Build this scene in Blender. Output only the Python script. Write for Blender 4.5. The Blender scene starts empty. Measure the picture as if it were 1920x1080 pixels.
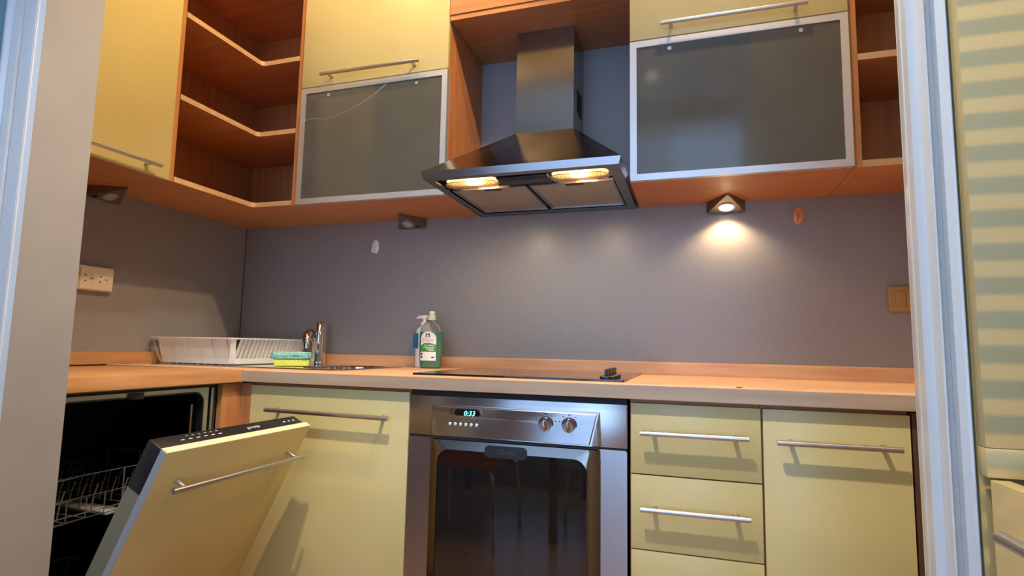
import bpy, bmesh, math, random
from mathutils import Vector, Matrix
random.seed(7)
S = bpy.context.scene
COL = S.collection
R = math.radians

# ------------------------------------------------------------------ camera
cd = bpy.data.cameras.new('camera'); cam = bpy.data.objects.new('camera', cd); COL.objects.link(cam)
cd.sensor_fit = 'HORIZONTAL'; cd.sensor_width = 36.0; cd.lens = 36.0 * 1063.58 / 1920.0
cd.clip_start = 0.02
ya, pi_, ro = R(17.7768), R(5.97803), R(1.08842)
fw = Vector((-math.sin(ya)*math.cos(pi_), math.cos(ya)*math.cos(pi_), math.sin(pi_)))
rt = Vector((math.cos(ya), math.sin(ya), 0)); up = rt.cross(fw)
r2 = math.cos(ro)*rt + math.sin(ro)*up; u2 = -math.sin(ro)*rt + math.cos(ro)*up
M = Matrix((r2, u2, -fw)).transposed().to_4x4(); M.translation = Vector((1.90128, -2.02081, 0.98166))
cam.matrix_world = M
S.camera = cam

# ------------------------------------------------------------------ world, sun, lights, exposure
S.view_settings.view_transform = 'Standard'; S.view_settings.look = 'None'
S.view_settings.gamma = 1.0; S.view_settings.use_curve_mapping = False
S.view_settings.exposure = 0.35
W = bpy.data.worlds.new('sky'); S.world = W; W.use_nodes = True
bg = W.node_tree.nodes['Background']; bg.inputs[0].default_value = (0.42, 0.66, 1.0, 1); bg.inputs[1].default_value = 2.2

def light(name, kind, loc, energy, color, **kw):
    l = bpy.data.lights.new(name, kind); l.energy = energy; l.color = color
    for k, v in kw.items():
        if k not in ('aim',): setattr(l, k, v)
    o = bpy.data.objects.new(name, l); COL.objects.link(o); o.location = loc
    if 'aim' in kw:
        o.rotation_euler = (Vector(kw['aim']) - Vector(loc)).to_track_quat('-Z', 'Y').to_euler()
    return o
WARM = (1.0, 0.72, 0.42)
SUN = light('sun', 'SUN', (3.4, -6, 4), 1.15, (1.0, 0.64, 0.20), angle=R(0.12), aim=(3.4+0.16, -5, 4-0.61))
light('window_daylight', 'AREA', (1.38, -3.36, 1.55), 32, (0.30, 0.56, 1.0), shape='RECTANGLE', size=1.9, size_y=2.4, aim=(1.38, 0, 1.55))
# recessed kitchen ceiling spots and the spots of the dining room; third kitchen spot added to brighten the left
SPOTS = [(0.74, -0.84), (2.03, -0.80), (1.78, -1.06)]
for i, (x, y) in enumerate(SPOTS):
    light('kitchen_ceiling_lamp', 'SPOT', (x, y, 2.86), (24, 30, 76)[i], (1.0, 0.70, 0.36), spot_size=R((125, 125, 76)[i]), spot_blend=0.6, shadow_soft_size=0.03, aim=[(x, y + 0.05, 0), (x, y + 0.05, 0), (0.42, -0.50, 1.65)][i])
ROOM = [(1.50, -1.62), (1.65, -2.53)]
light('room_ceiling_lamp', 'SPOT', (1.50, -1.62, 2.86), 140, (1.0, 0.92, 0.82), spot_size=R(80), spot_blend=0.5, shadow_soft_size=0.035, aim=(1.50, -0.60, 0.70))
light('room_ceiling_lamp', 'SPOT', (1.65, -2.53, 2.86), 9, (1.0, 0.76, 0.50), spot_size=R(130), spot_blend=0.7, shadow_soft_size=0.035, aim=(1.2, -2.5, 0))

# ------------------------------------------------------------------ materials
def mat(name, col, rough=0.5, metal=0.0, **kw):
    m = bpy.data.materials.new(name); m.use_nodes = True
    b = m.node_tree.nodes['Principled BSDF']
    b.inputs['Base Color'].default_value = (*col, 1); b.inputs['Roughness'].default_value = rough
    b.inputs['Metallic'].default_value = metal
    for k, v in kw.items():
        b.inputs[k.replace('_', ' ')].default_value = v
    return m
def nodes(m):
    nt = m.node_tree; return nt, nt.nodes, nt.links, nt.nodes['Principled BSDF']
def tex(m, scale=(1, 1, 1), nscale=5, detail=4, c0=None, c1=None, lo=0.3, hi=0.7, bump=0.0, bdist=0.002, rough=None):
    """noise stretched by scale drives the colour, a fine bump and the gloss"""
    nt, N, L, b = nodes(m)
    tc = N.new('ShaderNodeTexCoord'); mp = N.new('ShaderNodeMapping'); mp.inputs['Scale'].default_value = scale
    L.new(tc.outputs['Object'], mp.inputs['Vector'])
    nz = N.new('ShaderNodeTexNoise'); nz.inputs['Scale'].default_value = nscale; nz.inputs['Detail'].default_value = detail
    L.new(mp.outputs[0], nz.inputs['Vector'])
    if c0:
        cr = N.new('ShaderNodeValToRGB'); cr.color_ramp.elements[0].position = lo; cr.color_ramp.elements[1].position = hi
        cr.color_ramp.elements[0].color = (*c0, 1); cr.color_ramp.elements[1].color = (*c1, 1)
        L.new(nz.outputs['Fac'], cr.inputs[0]); L.new(cr.outputs[0], b.inputs['Base Color'])
    if bump:
        bp = N.new('ShaderNodeBump'); bp.inputs['Strength'].default_value = bump; bp.inputs['Distance'].default_value = bdist
        L.new(nz.outputs['Fac'], bp.inputs['Height']); L.new(bp.outputs[0], b.inputs['Normal'])
    if rough:
        mr = N.new('ShaderNodeMapRange'); mr.inputs[3].default_value = rough[0]; mr.inputs[4].default_value = rough[1]
        L.new(nz.outputs['Fac'], mr.inputs[0]); L.new(mr.outputs[0], b.inputs['Roughness'])
    return m
def wood(name, axis, c0, c1, rough=0.42):
    s = {'x': (1.2, 14, 14), 'y': (14, 1.2, 14), 'z': (14, 14, 1.2)}[axis]
    return tex(mat(name, c0, rough), s, 3.0, 6, c0, c1, 0.32, 0.70, 0.04, 0.001, (rough - 0.05, rough + 0.08))
BEECH0, BEECH1 = (0.42, 0.160, 0.050), (0.54, 0.235, 0.085)
wx = wood('beech_laminate_x', 'x', BEECH0, BEECH1); wy = wood('beech_laminate_y', 'y', BEECH0, BEECH1); wz = wood('beech_laminate_z', 'z', BEECH0, BEECH1)
edge = wood('beech_edge_band', 'x', (0.56, 0.33, 0.16), (0.66, 0.41, 0.21))
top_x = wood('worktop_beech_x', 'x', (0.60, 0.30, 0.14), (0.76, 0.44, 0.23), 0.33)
top_y = wood('worktop_beech_y_shaded', 'y', (0.41, 0.185, 0.066), (0.54, 0.27, 0.115), 0.36)  # worktop beech darkened, dimmer light on the left put into its colour
top_edge = wood('worktop_edge_laminate', 'x', (0.40, 0.285, 0.19), (0.49, 0.355, 0.24), 0.40)
dark_wood = wood('dark_brown_panel', 'z', (0.085, 0.035, 0.020), (0.12, 0.05, 0.03))
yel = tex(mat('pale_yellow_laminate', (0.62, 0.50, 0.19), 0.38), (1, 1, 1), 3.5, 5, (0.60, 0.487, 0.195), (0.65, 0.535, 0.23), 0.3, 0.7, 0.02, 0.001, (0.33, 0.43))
yel_dim = tex(mat('shaded_yellow_laminate', (0.50, 0.38, 0.16), 0.40), (1, 1, 1), 3.5, 5, (0.48, 0.37, 0.155), (0.53, 0.415, 0.18), 0.3, 0.7, 0.02, 0.001, (0.36, 0.45))  # door yellow darkened, the cupboard's shade is put into this colour
yel_edge = mat('cream_edge_band', (0.72, 0.62, 0.40), 0.45)
alu = tex(mat('satin_aluminium_frame', (0.72, 0.72, 0.74), 0.42, 0.75), (1, 1, 1), 40, 3, bump=0.03, bdist=0.0005)
def brushed(name, col, scale, rough=(0.24, 0.36), aniso=0.75, rot=0.0):
    m = mat(name, col, 0.3, 1.0); m.node_tree.nodes['Principled BSDF'].inputs['Anisotropic'].default_value = aniso; m.node_tree.nodes['Principled BSDF'].inputs['Anisotropic Rotation'].default_value = rot
    return tex(m, scale, 6, 4, tuple(c*0.95 for c in col), col, 0.3, 0.7, 0.0, 0.0002, rough)
steel = brushed('brushed_steel', (0.46, 0.43, 0.43), (1, 60, 60), (0.27, 0.30), 0.75, 0.25)
steel_ch = brushed('brushed_steel_chimney', (0.34, 0.305, 0.265), (1, 60, 60), (0.16, 0.24))
steel_v = brushed('brushed_steel_dark', (0.27, 0.235, 0.21), (1, 60, 60), (0.15, 0.22))
rodm = brushed('satin_steel_rod', (0.60, 0.57, 0.54), (1, 80, 80), (0.28, 0.38), 0.2)
chrome = mat('polished_chrome', (0.72, 0.70, 0.68), 0.08, 1.0)
filt = tex(mat('filter_mesh_metal', (0.42, 0.36, 0.29), 0.42, 0.85), (1, 1, 1), 260, 2, (0.52, 0.43, 0.32), (0.70, 0.58, 0.44), 0.35, 0.65, 0.25, 0.001)
black = mat('black_plastic', (0.012, 0.012, 0.013), 0.35)
blackgloss = mat('black_gloss', (0.008, 0.008, 0.009), 0.06)
darkgap = mat('black_trim_gap_shade', (0.01, 0.01, 0.011), 0.7)  # black parts, and the painted shadow in the oven panel gaps
cream = mat('cream_plastic', (0.70, 0.62, 0.47), 0.35)
white = mat('white_plastic', (0.82, 0.80, 0.78), 0.30)
grey_plastic = mat('grey_plastic', (0.30, 0.30, 0.31), 0.5)
wallm = tex(mat('matt_wall_paint', (0.56, 0.52, 0.47), 0.75), (1, 1, 1), 60, 4, (0.55, 0.51, 0.46), (0.58, 0.54, 0.49), 0.3, 0.7, 0.05, 0.001)
wall_blue_shade = tex(mat('blue_shaded_wall_paint', (0.17, 0.27, 0.31), 0.8), (1, 1, 1), 60, 4, (0.16, 0.26, 0.30), (0.18, 0.28, 0.32), 0.3, 0.7, 0.05, 0.001)  # bluish shade on the front wall painted in as its colour
frame_paint = tex(mat('white_gloss_frame_paint', (0.60, 0.60, 0.59), 0.22), (6, 6, 1), 8, 3, (0.56, 0.56, 0.56), (0.60, 0.60, 0.60), 0.3, 0.7, 0.03, 0.001)
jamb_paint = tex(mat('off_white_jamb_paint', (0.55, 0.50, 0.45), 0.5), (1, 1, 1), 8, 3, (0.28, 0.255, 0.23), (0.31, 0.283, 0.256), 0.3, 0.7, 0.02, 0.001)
ceil_m = tex(mat('ceiling_paint', (0.75, 0.72, 0.67), 0.85), (1, 1, 1), 50, 3, bump=0.04)
floor_m = wood('floor_parquet', 'y', (0.34, 0.175, 0.085), (0.46, 0.25, 0.125), 0.28)
# grey laminate backsplash: faint mottling, smears and lime splashes above the hob
splash = mat('grey_laminate_backsplash', (0.27, 0.26, 0.27), 0.45)
def build_splash():
    nt, N, L, b = nodes(splash)
    tc = N.new('ShaderNodeTexCoord')
    n1 = N.new('ShaderNodeTexNoise'); n1.inputs['Scale'].default_value = 90; n1.inputs['Detail'].default_value = 6
    mp = N.new('ShaderNodeMapping'); mp.inputs['Scale'].default_value = (1, 1, 0.35)
    L.new(tc.outputs['Object'], mp.inputs[0]); L.new(mp.outputs[0], n1.inputs['Vector'])
    cr = N.new('ShaderNodeValToRGB'); cr.color_ramp.elements[0].color = (0.262, 0.245, 0.245, 1); cr.color_ramp.elements[1].color = (0.277, 0.258, 0.259, 1)
    cr.color_ramp.elements[0].position = 0.35; cr.color_ramp.elements[1].position = 0.65
    L.new(n1.outputs['Fac'], cr.inputs[0])
    # splashes: sparse spots, only round (1.45, 0.98)
    vec = N.new('ShaderNodeVectorMath'); vec.operation = 'SUBTRACT'; vec.inputs[1].default_value = (1.50, 0, 0.985)
    L.new(tc.outputs['Object'], vec.inputs[0])
    sc = N.new('ShaderNodeVectorMath'); sc.operation = 'MULTIPLY'; sc.inputs[1].default_value = (4.2, 0, 10.0)
    L.new(vec.outputs[0], sc.inputs[0])
    ln = N.new('ShaderNodeVectorMath'); ln.operation = 'LENGTH'; L.new(sc.outputs[0], ln.inputs[0])
    mk = N.new('ShaderNodeMapRange'); mk.inputs[1].default_value = 0.3; mk.inputs[2].default_value = 1.1; mk.inputs[3].default_value = 1; mk.inputs[4].default_value = 0
    L.new(ln.outputs['Value'], mk.inputs[0])
    mp2 = N.new('ShaderNodeMapping'); mp2.inputs['Scale'].default_value = (1, 1, 0.45); L.new(tc.outputs['Object'], mp2.inputs[0])
    n2 = N.new('ShaderNodeTexNoise'); n2.inputs['Scale'].default_value = 85; n2.inputs['Detail'].default_value = 3; L.new(mp2.outputs[0], n2.inputs['Vector'])
    th = N.new('ShaderNodeMapRange'); th.inputs[1].default_value = 0.64; th.inputs[2].default_value = 0.70; L.new(n2.outputs['Fac'], th.inputs[0])
    ml = N.new('ShaderNodeMath'); ml.operation = 'MULTIPLY'; L.new(mk.outputs[0], ml.inputs[0]); L.new(th.outputs[0], ml.inputs[1])
    m2 = N.new('ShaderNodeMath'); m2.operation = 'MULTIPLY'; m2.inputs[1].default_value = 0.55; L.new(ml.outputs[0], m2.inputs[0])
    mx = N.new('ShaderNodeMix'); mx.data_type = 'RGBA'; L.new(m2.outputs[0], mx.inputs['Factor']); L.new(cr.outputs[0], mx.inputs['A']); mx.inputs['B'].default_value = (0.55, 0.58, 0.62, 1)
    L.new(mx.outputs['Result'], b.inputs['Base Color'])
    n3 = N.new('ShaderNodeTexNoise'); n3.inputs['Scale'].default_value = 5; n3.inputs['Detail'].default_value = 5; L.new(tc.outputs['Object'], n3.inputs['Vector'])
    mr = N.new('ShaderNodeMapRange'); mr.inputs[3].default_value = 0.30; mr.inputs[4].default_value = 0.42; L.new(n3.outputs['Fac'], mr.inputs[0]); L.new(mr.outputs[0], b.inputs['Roughness'])
    bp = N.new('ShaderNodeBump'); bp.inputs['Strength'].default_value = 0.02; bp.inputs['Distance'].default_value = 0.001; L.new(n1.outputs['Fac'], bp.inputs['Height']); L.new(bp.outputs[0], b.inputs['Normal'])
build_splash()
frost = mat('frosted_grey_glass', (0.40, 0.41, 0.36), 0.09, 0.0, Transmission_Weight=0.45, IOR=1.5)
tex(frost, (1, 1, 1), 4, 3, (0.17, 0.168, 0.145), (0.21, 0.208, 0.18), 0.3, 0.7)
ovenglass = mat('dark_oven_glass', (0.008, 0.007, 0.007), 0.03, 0.0, Specular_IOR_Level=1.0)
cav_dark = mat('oven_cavity_enamel', (0.03, 0.02, 0.02), 0.4)
tub_steel = mat('dishwasher_tub_steel', (0.10, 0.10, 0.10), 0.28, 1.0)
rim_steel = mat('dishwasher_rim_steel', (0.48, 0.48, 0.42), 0.35, 0.9)
galv = mat('galvanised_door_side', (0.26, 0.25, 0.17), 0.45, 0.6)
wire = mat('grey_basket_wire', (0.16, 0.16, 0.16), 0.35, 0.5)
clear_pl = mat('translucent_plastic', (0.93, 0.92, 0.90), 0.22, 0.0, Transmission_Weight=0.55, IOR=1.3)
spg_y = tex(mat('yellow_green_foam', (0.55, 0.58, 0.08), 0.9), (1, 1, 1), 160, 4, (0.45, 0.48, 0.05), (0.62, 0.64, 0.12), 0.3, 0.7, 0.6, 0.002)
spg_g = tex(mat('teal_scouring_fibre', (0.25, 0.58, 0.47), 0.8), (1, 1, 1), 220, 5, (0.14, 0.38, 0.34), (0.38, 0.66, 0.60), 0.35, 0.65, 0.9, 0.004)
liquid = mat('green_soap_liquid', (0.0, 0.34, 0.14), 0.12, 0.0, Transmission_Weight=0.25)
clear_b = mat('clear_bottle_plastic', (0.85, 0.85, 0.82), 0.06, 0.0, Transmission_Weight=0.92, IOR=1.25)
lab_w = mat('white_label', (0.80, 0.80, 0.76), 0.4); lab_g = mat('green_label', (0.05, 0.26, 0.07), 0.4); lab_d = mat('dark_print', (0.02, 0.05, 0.03), 0.4)
lab_r = mat('red_print', (0.65, 0.03, 0.06), 0.4); lab_b = mat('blue_label', (0.01, 0.12, 0.28), 0.4); lab_o = mat('pale_print', (0.72, 0.74, 0.45), 0.4)
orange_pl = mat('orange_plastic_hook', (0.72, 0.30, 0.09), 0.35)
socketw = mat('ivory_socket_plastic', (0.74, 0.66, 0.54), 0.35)
switchm = mat('ochre_switch_plastic', (0.42, 0.23, 0.08), 0.35)
print_m = mat('grey_print', (0.03, 0.03, 0.035), 0.5)
badge_print = mat('dark_grey_badge_print', (0.05, 0.05, 0.052), 0.5)
printw = mat('white_print', (0.6, 0.6, 0.6), 0.5)
def emis(name, col, s):
    m = mat(name, col, 0.4); b = m.node_tree.nodes['Principled BSDF']
    b.inputs['Emission Color'].default_value = (*col, 1); b.inputs['Emission Strength'].default_value = s; return m
em_digit = emis('cyan_display_digits', (0.10, 0.95, 0.80), 3.0)
em_lamp = emis('lit_halogen_lens', (1.0, 0.80, 0.45), 16.0)
em_hood = emis('lit_hood_bulb', (1.0, 0.78, 0.42), 26.0)
em_ceil = emis('lit_ceiling_lens', (1.0, 0.80, 0.52), 8.0)
lens_off = mat('unlit_halogen_lens', (0.62, 0.58, 0.52), 0.15, 0.5)
hood_cover = mat('ribbed_clear_lamp_cover', (1.0, 0.86, 0.62), 0.22, 0.0, Transmission_Weight=0.9, IOR=1.2)
lampbody = tex(mat('brushed_bronze_grey', (0.26, 0.22, 0.18), 0.35, 0.9), (1, 40, 40), 6, 3, bump=0.05)
sunset = mat('red_brown_seat', (0.50, 0.085, 0.018), 0.35)
blindm = mat('white_blind_slat', (0.75, 0.76, 0.74), 0.5)

# ------------------------------------------------------------------ helpers
def B(): return bmesh.new()
def box(bm, x0, x1, y0, y1, z0, z1, bev=0.0, seg=2):
    x0, x1 = min(x0, x1), max(x0, x1); y0, y1 = min(y0, y1), max(y0, y1); z0, z1 = min(z0, z1), max(z0, z1)
    r = bmesh.ops.create_cube(bm, size=1, matrix=Matrix.Translation(((x0+x1)/2, (y0+y1)/2, (z0+z1)/2)) @ Matrix.Diagonal((x1-x0, y1-y0, z1-z0, 1)))
    if bev > 0:
        es = list({e for v in r['verts'] for e in v.link_edges})
        bmesh.ops.bevel(bm, geom=es, offset=bev, segments=seg, profile=0.5, affect='EDGES')
    return bm
def cyl(bm, p0, p1, r, r1=None, seg=20, cap=True):
    p0, p1 = Vector(p0), Vector(p1); d = p1 - p0
    q = d.to_track_quat('Z', 'Y').to_matrix().to_4x4()
    bmesh.ops.create_cone(bm, cap_ends=cap, segments=seg, radius1=r, radius2=r if r1 is None else r1, depth=d.length, matrix=Matrix.Translation((p0+p1)/2) @ q)
    return bm
def tube(bm, pts, r, seg=8, radii=None):
    pts = [Vector(p) for p in pts]; rings = []
    prev = None
    for i, p in enumerate(pts):
        t = (pts[min(i+1, len(pts)-1)] - pts[max(i-1, 0)]).normalized()
        if prev is None:
            a = Vector((0, 0, 1)) if abs(t.z) < 0.9 else Vector((1, 0, 0))
            n = t.cross(a).normalized()
        else:
            n = (prev - t * prev.dot(t)).normalized()
        prev = n; b = t.cross(n); rr = radii[i] if radii else r
        rings.append([bm.verts.new(p + rr*(math.cos(2*math.pi*k/seg)*n + math.sin(2*math.pi*k/seg)*b)) for k in range(seg)])
    for a, b in zip(rings, rings[1:]):
        for k in range(seg): bm.faces.new((a[k], a[(k+1) % seg], b[(k+1) % seg], b[k]))
    bm.faces.new(rings[0][::-1]); bm.faces.new(rings[-1])
    return bm
def prism(bm, poly, ax, a0, a1):
    """extrude a 2-D polygon along axis ax ('x': poly=(y,z), 'y': (x,z), 'z': (x,y))"""
    def P(p, a): return {'x': (a, p[0], p[1]), 'y': (p[0], a, p[1]), 'z': (p[0], p[1], a)}[ax]
    A = [bm.verts.new(P(p, a0)) for p in poly]; C = [bm.verts.new(P(p, a1)) for p in poly]
    n = len(poly)
    bm.faces.new(A[::-1]); bm.faces.new(C)
    for k in range(n): bm.faces.new((A[k], A[(k+1) % n], C[(k+1) % n], C[k]))
    bmesh.ops.recalc_face_normals(bm, faces=bm.faces)
    return bm
def lathe(bm, prof, c, seg=28, sx=1.0, sy=1.0, rot=0.0):
    cx, cy = c; rings = []
    for r, z in prof:
        ring = []
        for k in range(seg):
            a = 2*math.pi*k/seg; x, y = r*sx*math.cos(a), r*sy*math.sin(a)
            ring.append(bm.verts.new((cx + x*math.cos(rot) - y*math.sin(rot), cy + x*math.sin(rot) + y*math.cos(rot), z)))
        rings.append(ring)
    for a, b in zip(rings, rings[1:]):
        for k in range(seg): bm.faces.new((a[k], a[(k+1) % seg], b[(k+1) % seg], b[k]))
    bm.faces.new(rings[0][::-1]); bm.faces.new(rings[-1])
    return bm
def rrect(w, h, r, n=5, cx=0, cy=0, corners=(1, 1, 1, 1)):
    out = []
    for i, (sx, sy, a0) in enumerate([(1, 1, 0), (-1, 1, 90), (-1, -1, 180), (1, -1, 270)]):
        rr = r if corners[i] else 0.0001
        for k in range(n+1):
            a = R(a0 + 90*k/n); out.append((cx + sx*(w/2-rr) + rr*math.cos(a), cy + sy*(h/2-rr) + rr*math.sin(a)))
    return out
def ringframe(bm, outer, inner, ax, a0, a1):
    """a frame between two equal-length loops"""
    def P(p, a): return {'x': (a, p[0], p[1]), 'y': (p[0], a, p[1]), 'z': (p[0], p[1], a)}[ax]
    n = len(outer)
    V = [[bm.verts.new(P(p, a)) for p in lp] for lp in (outer, inner) for a in (a0, a1)]
    o0, o1, i0, i1 = V
    for k in range(n):
        j = (k+1) % n
        bm.faces.new((o0[k], o0[j], i0[j], i0[k])); bm.faces.new((o1[k], i1[k], i1[j], o1[j]))
        bm.faces.new((o0[k], o1[k], o1[j], o0[j])); bm.faces.new((i0[k], i0[j], i1[j], i1[k]))
    bmesh.ops.recalc_face_normals(bm, faces=bm.faces)
    return bm
def smooth(me, ang=35):
    me.polygons.foreach_set('use_smooth', [True]*len(me.polygons))
    try: me.set_sharp_from_angle(angle=R(ang))
    except Exception: pass
def wloc(o):
    v = Vector((0, 0, 0))
    while o: v += o.location; o = o.parent
    return v
def obj(name, bm, m, parent=None, loc=None, xf=None, sm=True):
    """link a bmesh given in world coordinates as one mesh object (under parent)"""
    if xf is not None: bmesh.ops.transform(bm, matrix=xf, verts=bm.verts)
    if parent is not None: off = wloc(parent)
    elif loc is not None: off = Vector(loc)
    else:
        xs = [v.co for v in bm.verts]
        off = Vector(((min(v.x for v in xs)+max(v.x for v in xs))/2, (min(v.y for v in xs)+max(v.y for v in xs))/2, min(v.z for v in xs)))
    bmesh.ops.translate(bm, vec=-off, verts=bm.verts)
    me = bpy.data.meshes.new(name); bm.to_mesh(me); bm.free(); me.materials.append(m)
    if sm: smooth(me)
    o = bpy.data.objects.new(name, me); COL.objects.link(o)
    if parent is not None: o.parent = parent
    else: o.location = off
    return o
def thing(name, label, cat, loc, group=None):
    o = bpy.data.objects.new(name, None); COL.objects.link(o); o.location = loc; o.empty_display_size = 0.05
    return tag(o, label, cat, group)
def tag(o, label, cat, group=None):
    o['label'] = label; o['category'] = cat
    if group: o['group'] = group
    return o
def struct(name, bm, m, parent=None, sm=False):
    o = obj(name, bm, m, parent, sm=sm)
    if parent is None: o['kind'] = 'structure'
    return o
def text_bm(body, size, align='CENTER', extrude=0.0004, shear=0.0):
    cu = bpy.data.curves.new('t', 'FONT'); cu.body = body; cu.size = size; cu.align_x = align; cu.align_y = 'CENTER'; cu.extrude = extrude; cu.resolution_u = 2; cu.shear = shear
    o = bpy.data.objects.new('t', cu); COL.objects.link(o)
    dg = bpy.context.evaluated_depsgraph_get(); me = bpy.data.meshes.new_from_object(o.evaluated_get(dg))
    bm = B(); bm.from_mesh(me); bpy.data.objects.remove(o); bpy.data.curves.remove(cu); bpy.data.meshes.remove(me)
    return bm
def on_front(x, y, z):   # a flat XY drawing stood up to face -Y
    return Matrix.Translation((x, y, z)) @ Matrix.Rotation(R(90), 4, 'X')

# ------------------------------------------------------------------ shell
HC = 2.90; YW = -3.20; XR = 3.30; KR = 2.62
NF, NN = -1.16, -1.274       # far and near face of the wall with the opening
JL, JR = 0.6535, 2.150
struct('floor', box(B(), -0.6, XR, YW, 0.0, -0.05, 0.0), floor_m)
struct('ceiling', box(B(), -0.6, XR, YW, 0.0, HC, HC+0.05), ceil_m)
struct('wall_back', box(B(), -0.05, KR+0.05, 0.0, 0.05, 0, HC), splash)
struct('wall_left', box(B(), -0.05, 0.0, NF, 0.0, 0, HC), splash)
struct('wall_right', box(B(), KR, KR+0.05, NF, 0.0, 0, HC), wallm)
bm = B(); box(bm, -0.6, JL-0.0125, NN, NF, 0, HC); struct('wall_front', bm, wall_blue_shade)
bm = B(); box(bm, JL, JR+0.02, NN, NF, 2.43, HC); struct('wall_header', bm, wallm)
bm = B(); box(bm, 2.1715, 2.186, NN, NF, 0, HC); box(bm, 2.186, 2.80, -1.178, NF, 0, HC); box(bm, 2.186, 2.80, NN, -1.178, 2.42, HC); box(bm, 2.80, XR, NN, NF, 0, HC)
struct('wall_partition', bm, wallm)
struct('wall_room_left', box(B(), -0.65, -0.6, YW, NN, 0, HC), wallm)
struct('wall_room_right', box(B(), XR, XR+0.05, YW, NF, 0, HC), wallm)
WX0, WX1, WZ0, WZ1 = 0.43, 2.33, 0.15, 2.82
bm = B(); box(bm, -0.65, WX0, YW-0.08, YW, 0, HC); box(bm, WX1, XR+0.05, YW-0.08, YW, 0, HC); box(bm, WX0, WX1, YW-0.08, YW, 0, WZ0); box(bm, WX0, WX1, YW-0.08, YW, WZ1, HC)
struct('wall_room_back', bm, wallm)
win = bpy.data.objects.new('window_1', None); COL.objects.link(win); win.location = ((WX0+WX1)/2, YW-0.04, WZ0); win['kind'] = 'structure'  # unseen window, its size and place made up to supply the daylight
bm = B()
for a in ((WX0, WX0+0.05), (WX1-0.05, WX1)): box(bm, a[0], a[1], YW-0.07, YW-0.01, WZ0, WZ1, 0.004)
for a in ((WZ0, WZ0+0.06), (WZ1-0.05, WZ1)): box(bm, WX0+0.05, WX1-0.05, YW-0.07, YW-0.01, a[0], a[1], 0.004)
obj('window_frame', bm, white, win)
struct('wall_sun_block', box(B(), -2.0, 1.730, -4.15, -4.0, 0, 4.2), wallm)      # unseen wall added to keep the sun off the casing
bd = thing('window_blind', 'white horizontal slat blind hanging in the window opposite the kitchen', 'blind', ((WX0+WX1)/2, YW+0.03, WZ0))
bm = B(); z = 1.33
while z < WZ1 - 0.05:
    prism(bm, [(YW+0.020, z), (YW+0.0203, z-0.0012), (YW+0.0365, z+0.0072), (YW+0.0362, z+0.0084)], 'x', WX0+0.01, WX1-0.01); z += 0.036
sl = obj('slats', bm, blindm, bd, sm=False); sl['kind'] = 'stuff'
obj('headrail', box(B(), WX0, WX1, YW+0.005, YW+0.05, WZ1-0.05, WZ1, 0.003), white, bd)

# opening trim: left reveal with its stepped casing, right reveal with its moulded casing
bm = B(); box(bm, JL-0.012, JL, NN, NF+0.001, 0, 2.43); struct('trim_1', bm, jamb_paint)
def strip(poly): return prism(B(), poly, 'z', 0, 2.43)
Lc = [(JL, NN), (JL-0.012, NN-0.004), (0.6413, NN-0.006), (0.6405, NN-0.003), (0.6395, NN-0.003), (0.6388, NN-0.007), (0.6075, NN-0.009), (0.6060, NN-0.004), (0.5995, NN-0.005), (0.5985, NN-0.011), (0.5835, NN-0.013),
      (0.5825, NN-0.008), (0.576, NN-0.0065), (0.570, NN-0.010), (0.5655, NN-0.0155), (0.561, NN-0.016), (0.560, NN+0.0)]
struct('trim_2', strip(Lc), frame_paint, sm=True)
Rc = [(JR+0.0015, -1.228), (JR, -1.231), (JR, -1.243), (JR+0.0018, -1.2445), (JR+0.0002, -1.2465), (JR, -1.262), (2.1600, -1.2625), (2.1602, -1.2755), (2.1612, -1.2800), (2.1632, -1.2803), (2.1645, -1.2780)]
for k in range(1, 9):       # cove
    t = k/9; Rc.append((2.1645 + 0.0165*t, -1.2778 + 0.0060*math.sin(math.pi*t) - 0.0016*t))
Rc += [(2.1815, -1.2800), (2.1840, -1.2806), (2.1848, -1.277), (2.1862, -1.277), (2.1862, -1.262), (2.1715, -1.2610), (2.1715, -1.228)]
struct('trim_3', strip(Rc), frame_paint, sm=True)

struct('trim_4', box(B(), 0.0002, 0.0032, -0.0032, -0.0002, 0.95, 1.485), mat('brown_sealant', (0.10, 0.06, 0.04), 0.6))
# ------------------------------------------------------------------ worktops
ZT = 0.900; YT = -0.600; XL = 0.587
bm = B(); pr = [(0.0, ZT), (0.0, ZT-0.038), (YT+0.003, ZT-0.038), (YT, ZT-0.035), (YT, ZT-0.004), (YT+0.0015, ZT-0.001), (YT+0.005, ZT)]
prism(bm, [(p[0], p[1]) for p in pr], 'x', 0.0, KR)
wt = thing('worktop', 'long beech worktop along the back wall carrying the hob and sink', 'worktop', (1.3, -0.3, ZT-0.038))
board = obj('board', bm, top_x, wt, sm=False)
cut = obj('cut', box(B(), 0.615, 0.858, -0.460, -0.110, ZT-0.1, ZT+0.1), top_x)      # opening for the sink bowl
md = board.modifiers.new('b', 'BOOLEAN'); md.object = cut; md.operation = 'DIFFERENCE'; md.solver = 'EXACT'
bpy.context.view_layer.update(); dg = bpy.context.evaluated_depsgraph_get(); me2 = bpy.data.meshes.new_from_object(board.evaluated_get(dg))
board.modifiers.clear(); board.data = me2; bpy.data.objects.remove(cut)
obj('front_edge_band', prism(B(), [(YT-0.0006, ZT-0.0365), (YT-0.0006, ZT-0.0045), (YT+0.002, ZT-0.0045), (YT+0.002, ZT-0.0365)], 'x', XL+0.002, KR), top_edge, wt)
obj('burn_mark', lathe(B(), [(0.0001, ZT), (0.0045, ZT), (0.0045, ZT+0.0005), (0.0001, ZT+0.0006)], (2.0, YT+0.004), 12, 1.6, 0.7), black, wt)
wl = thing('worktop', 'short beech worktop on the left above the open dishwasher', 'worktop', (0.3, -0.88, ZT-0.040))
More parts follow.
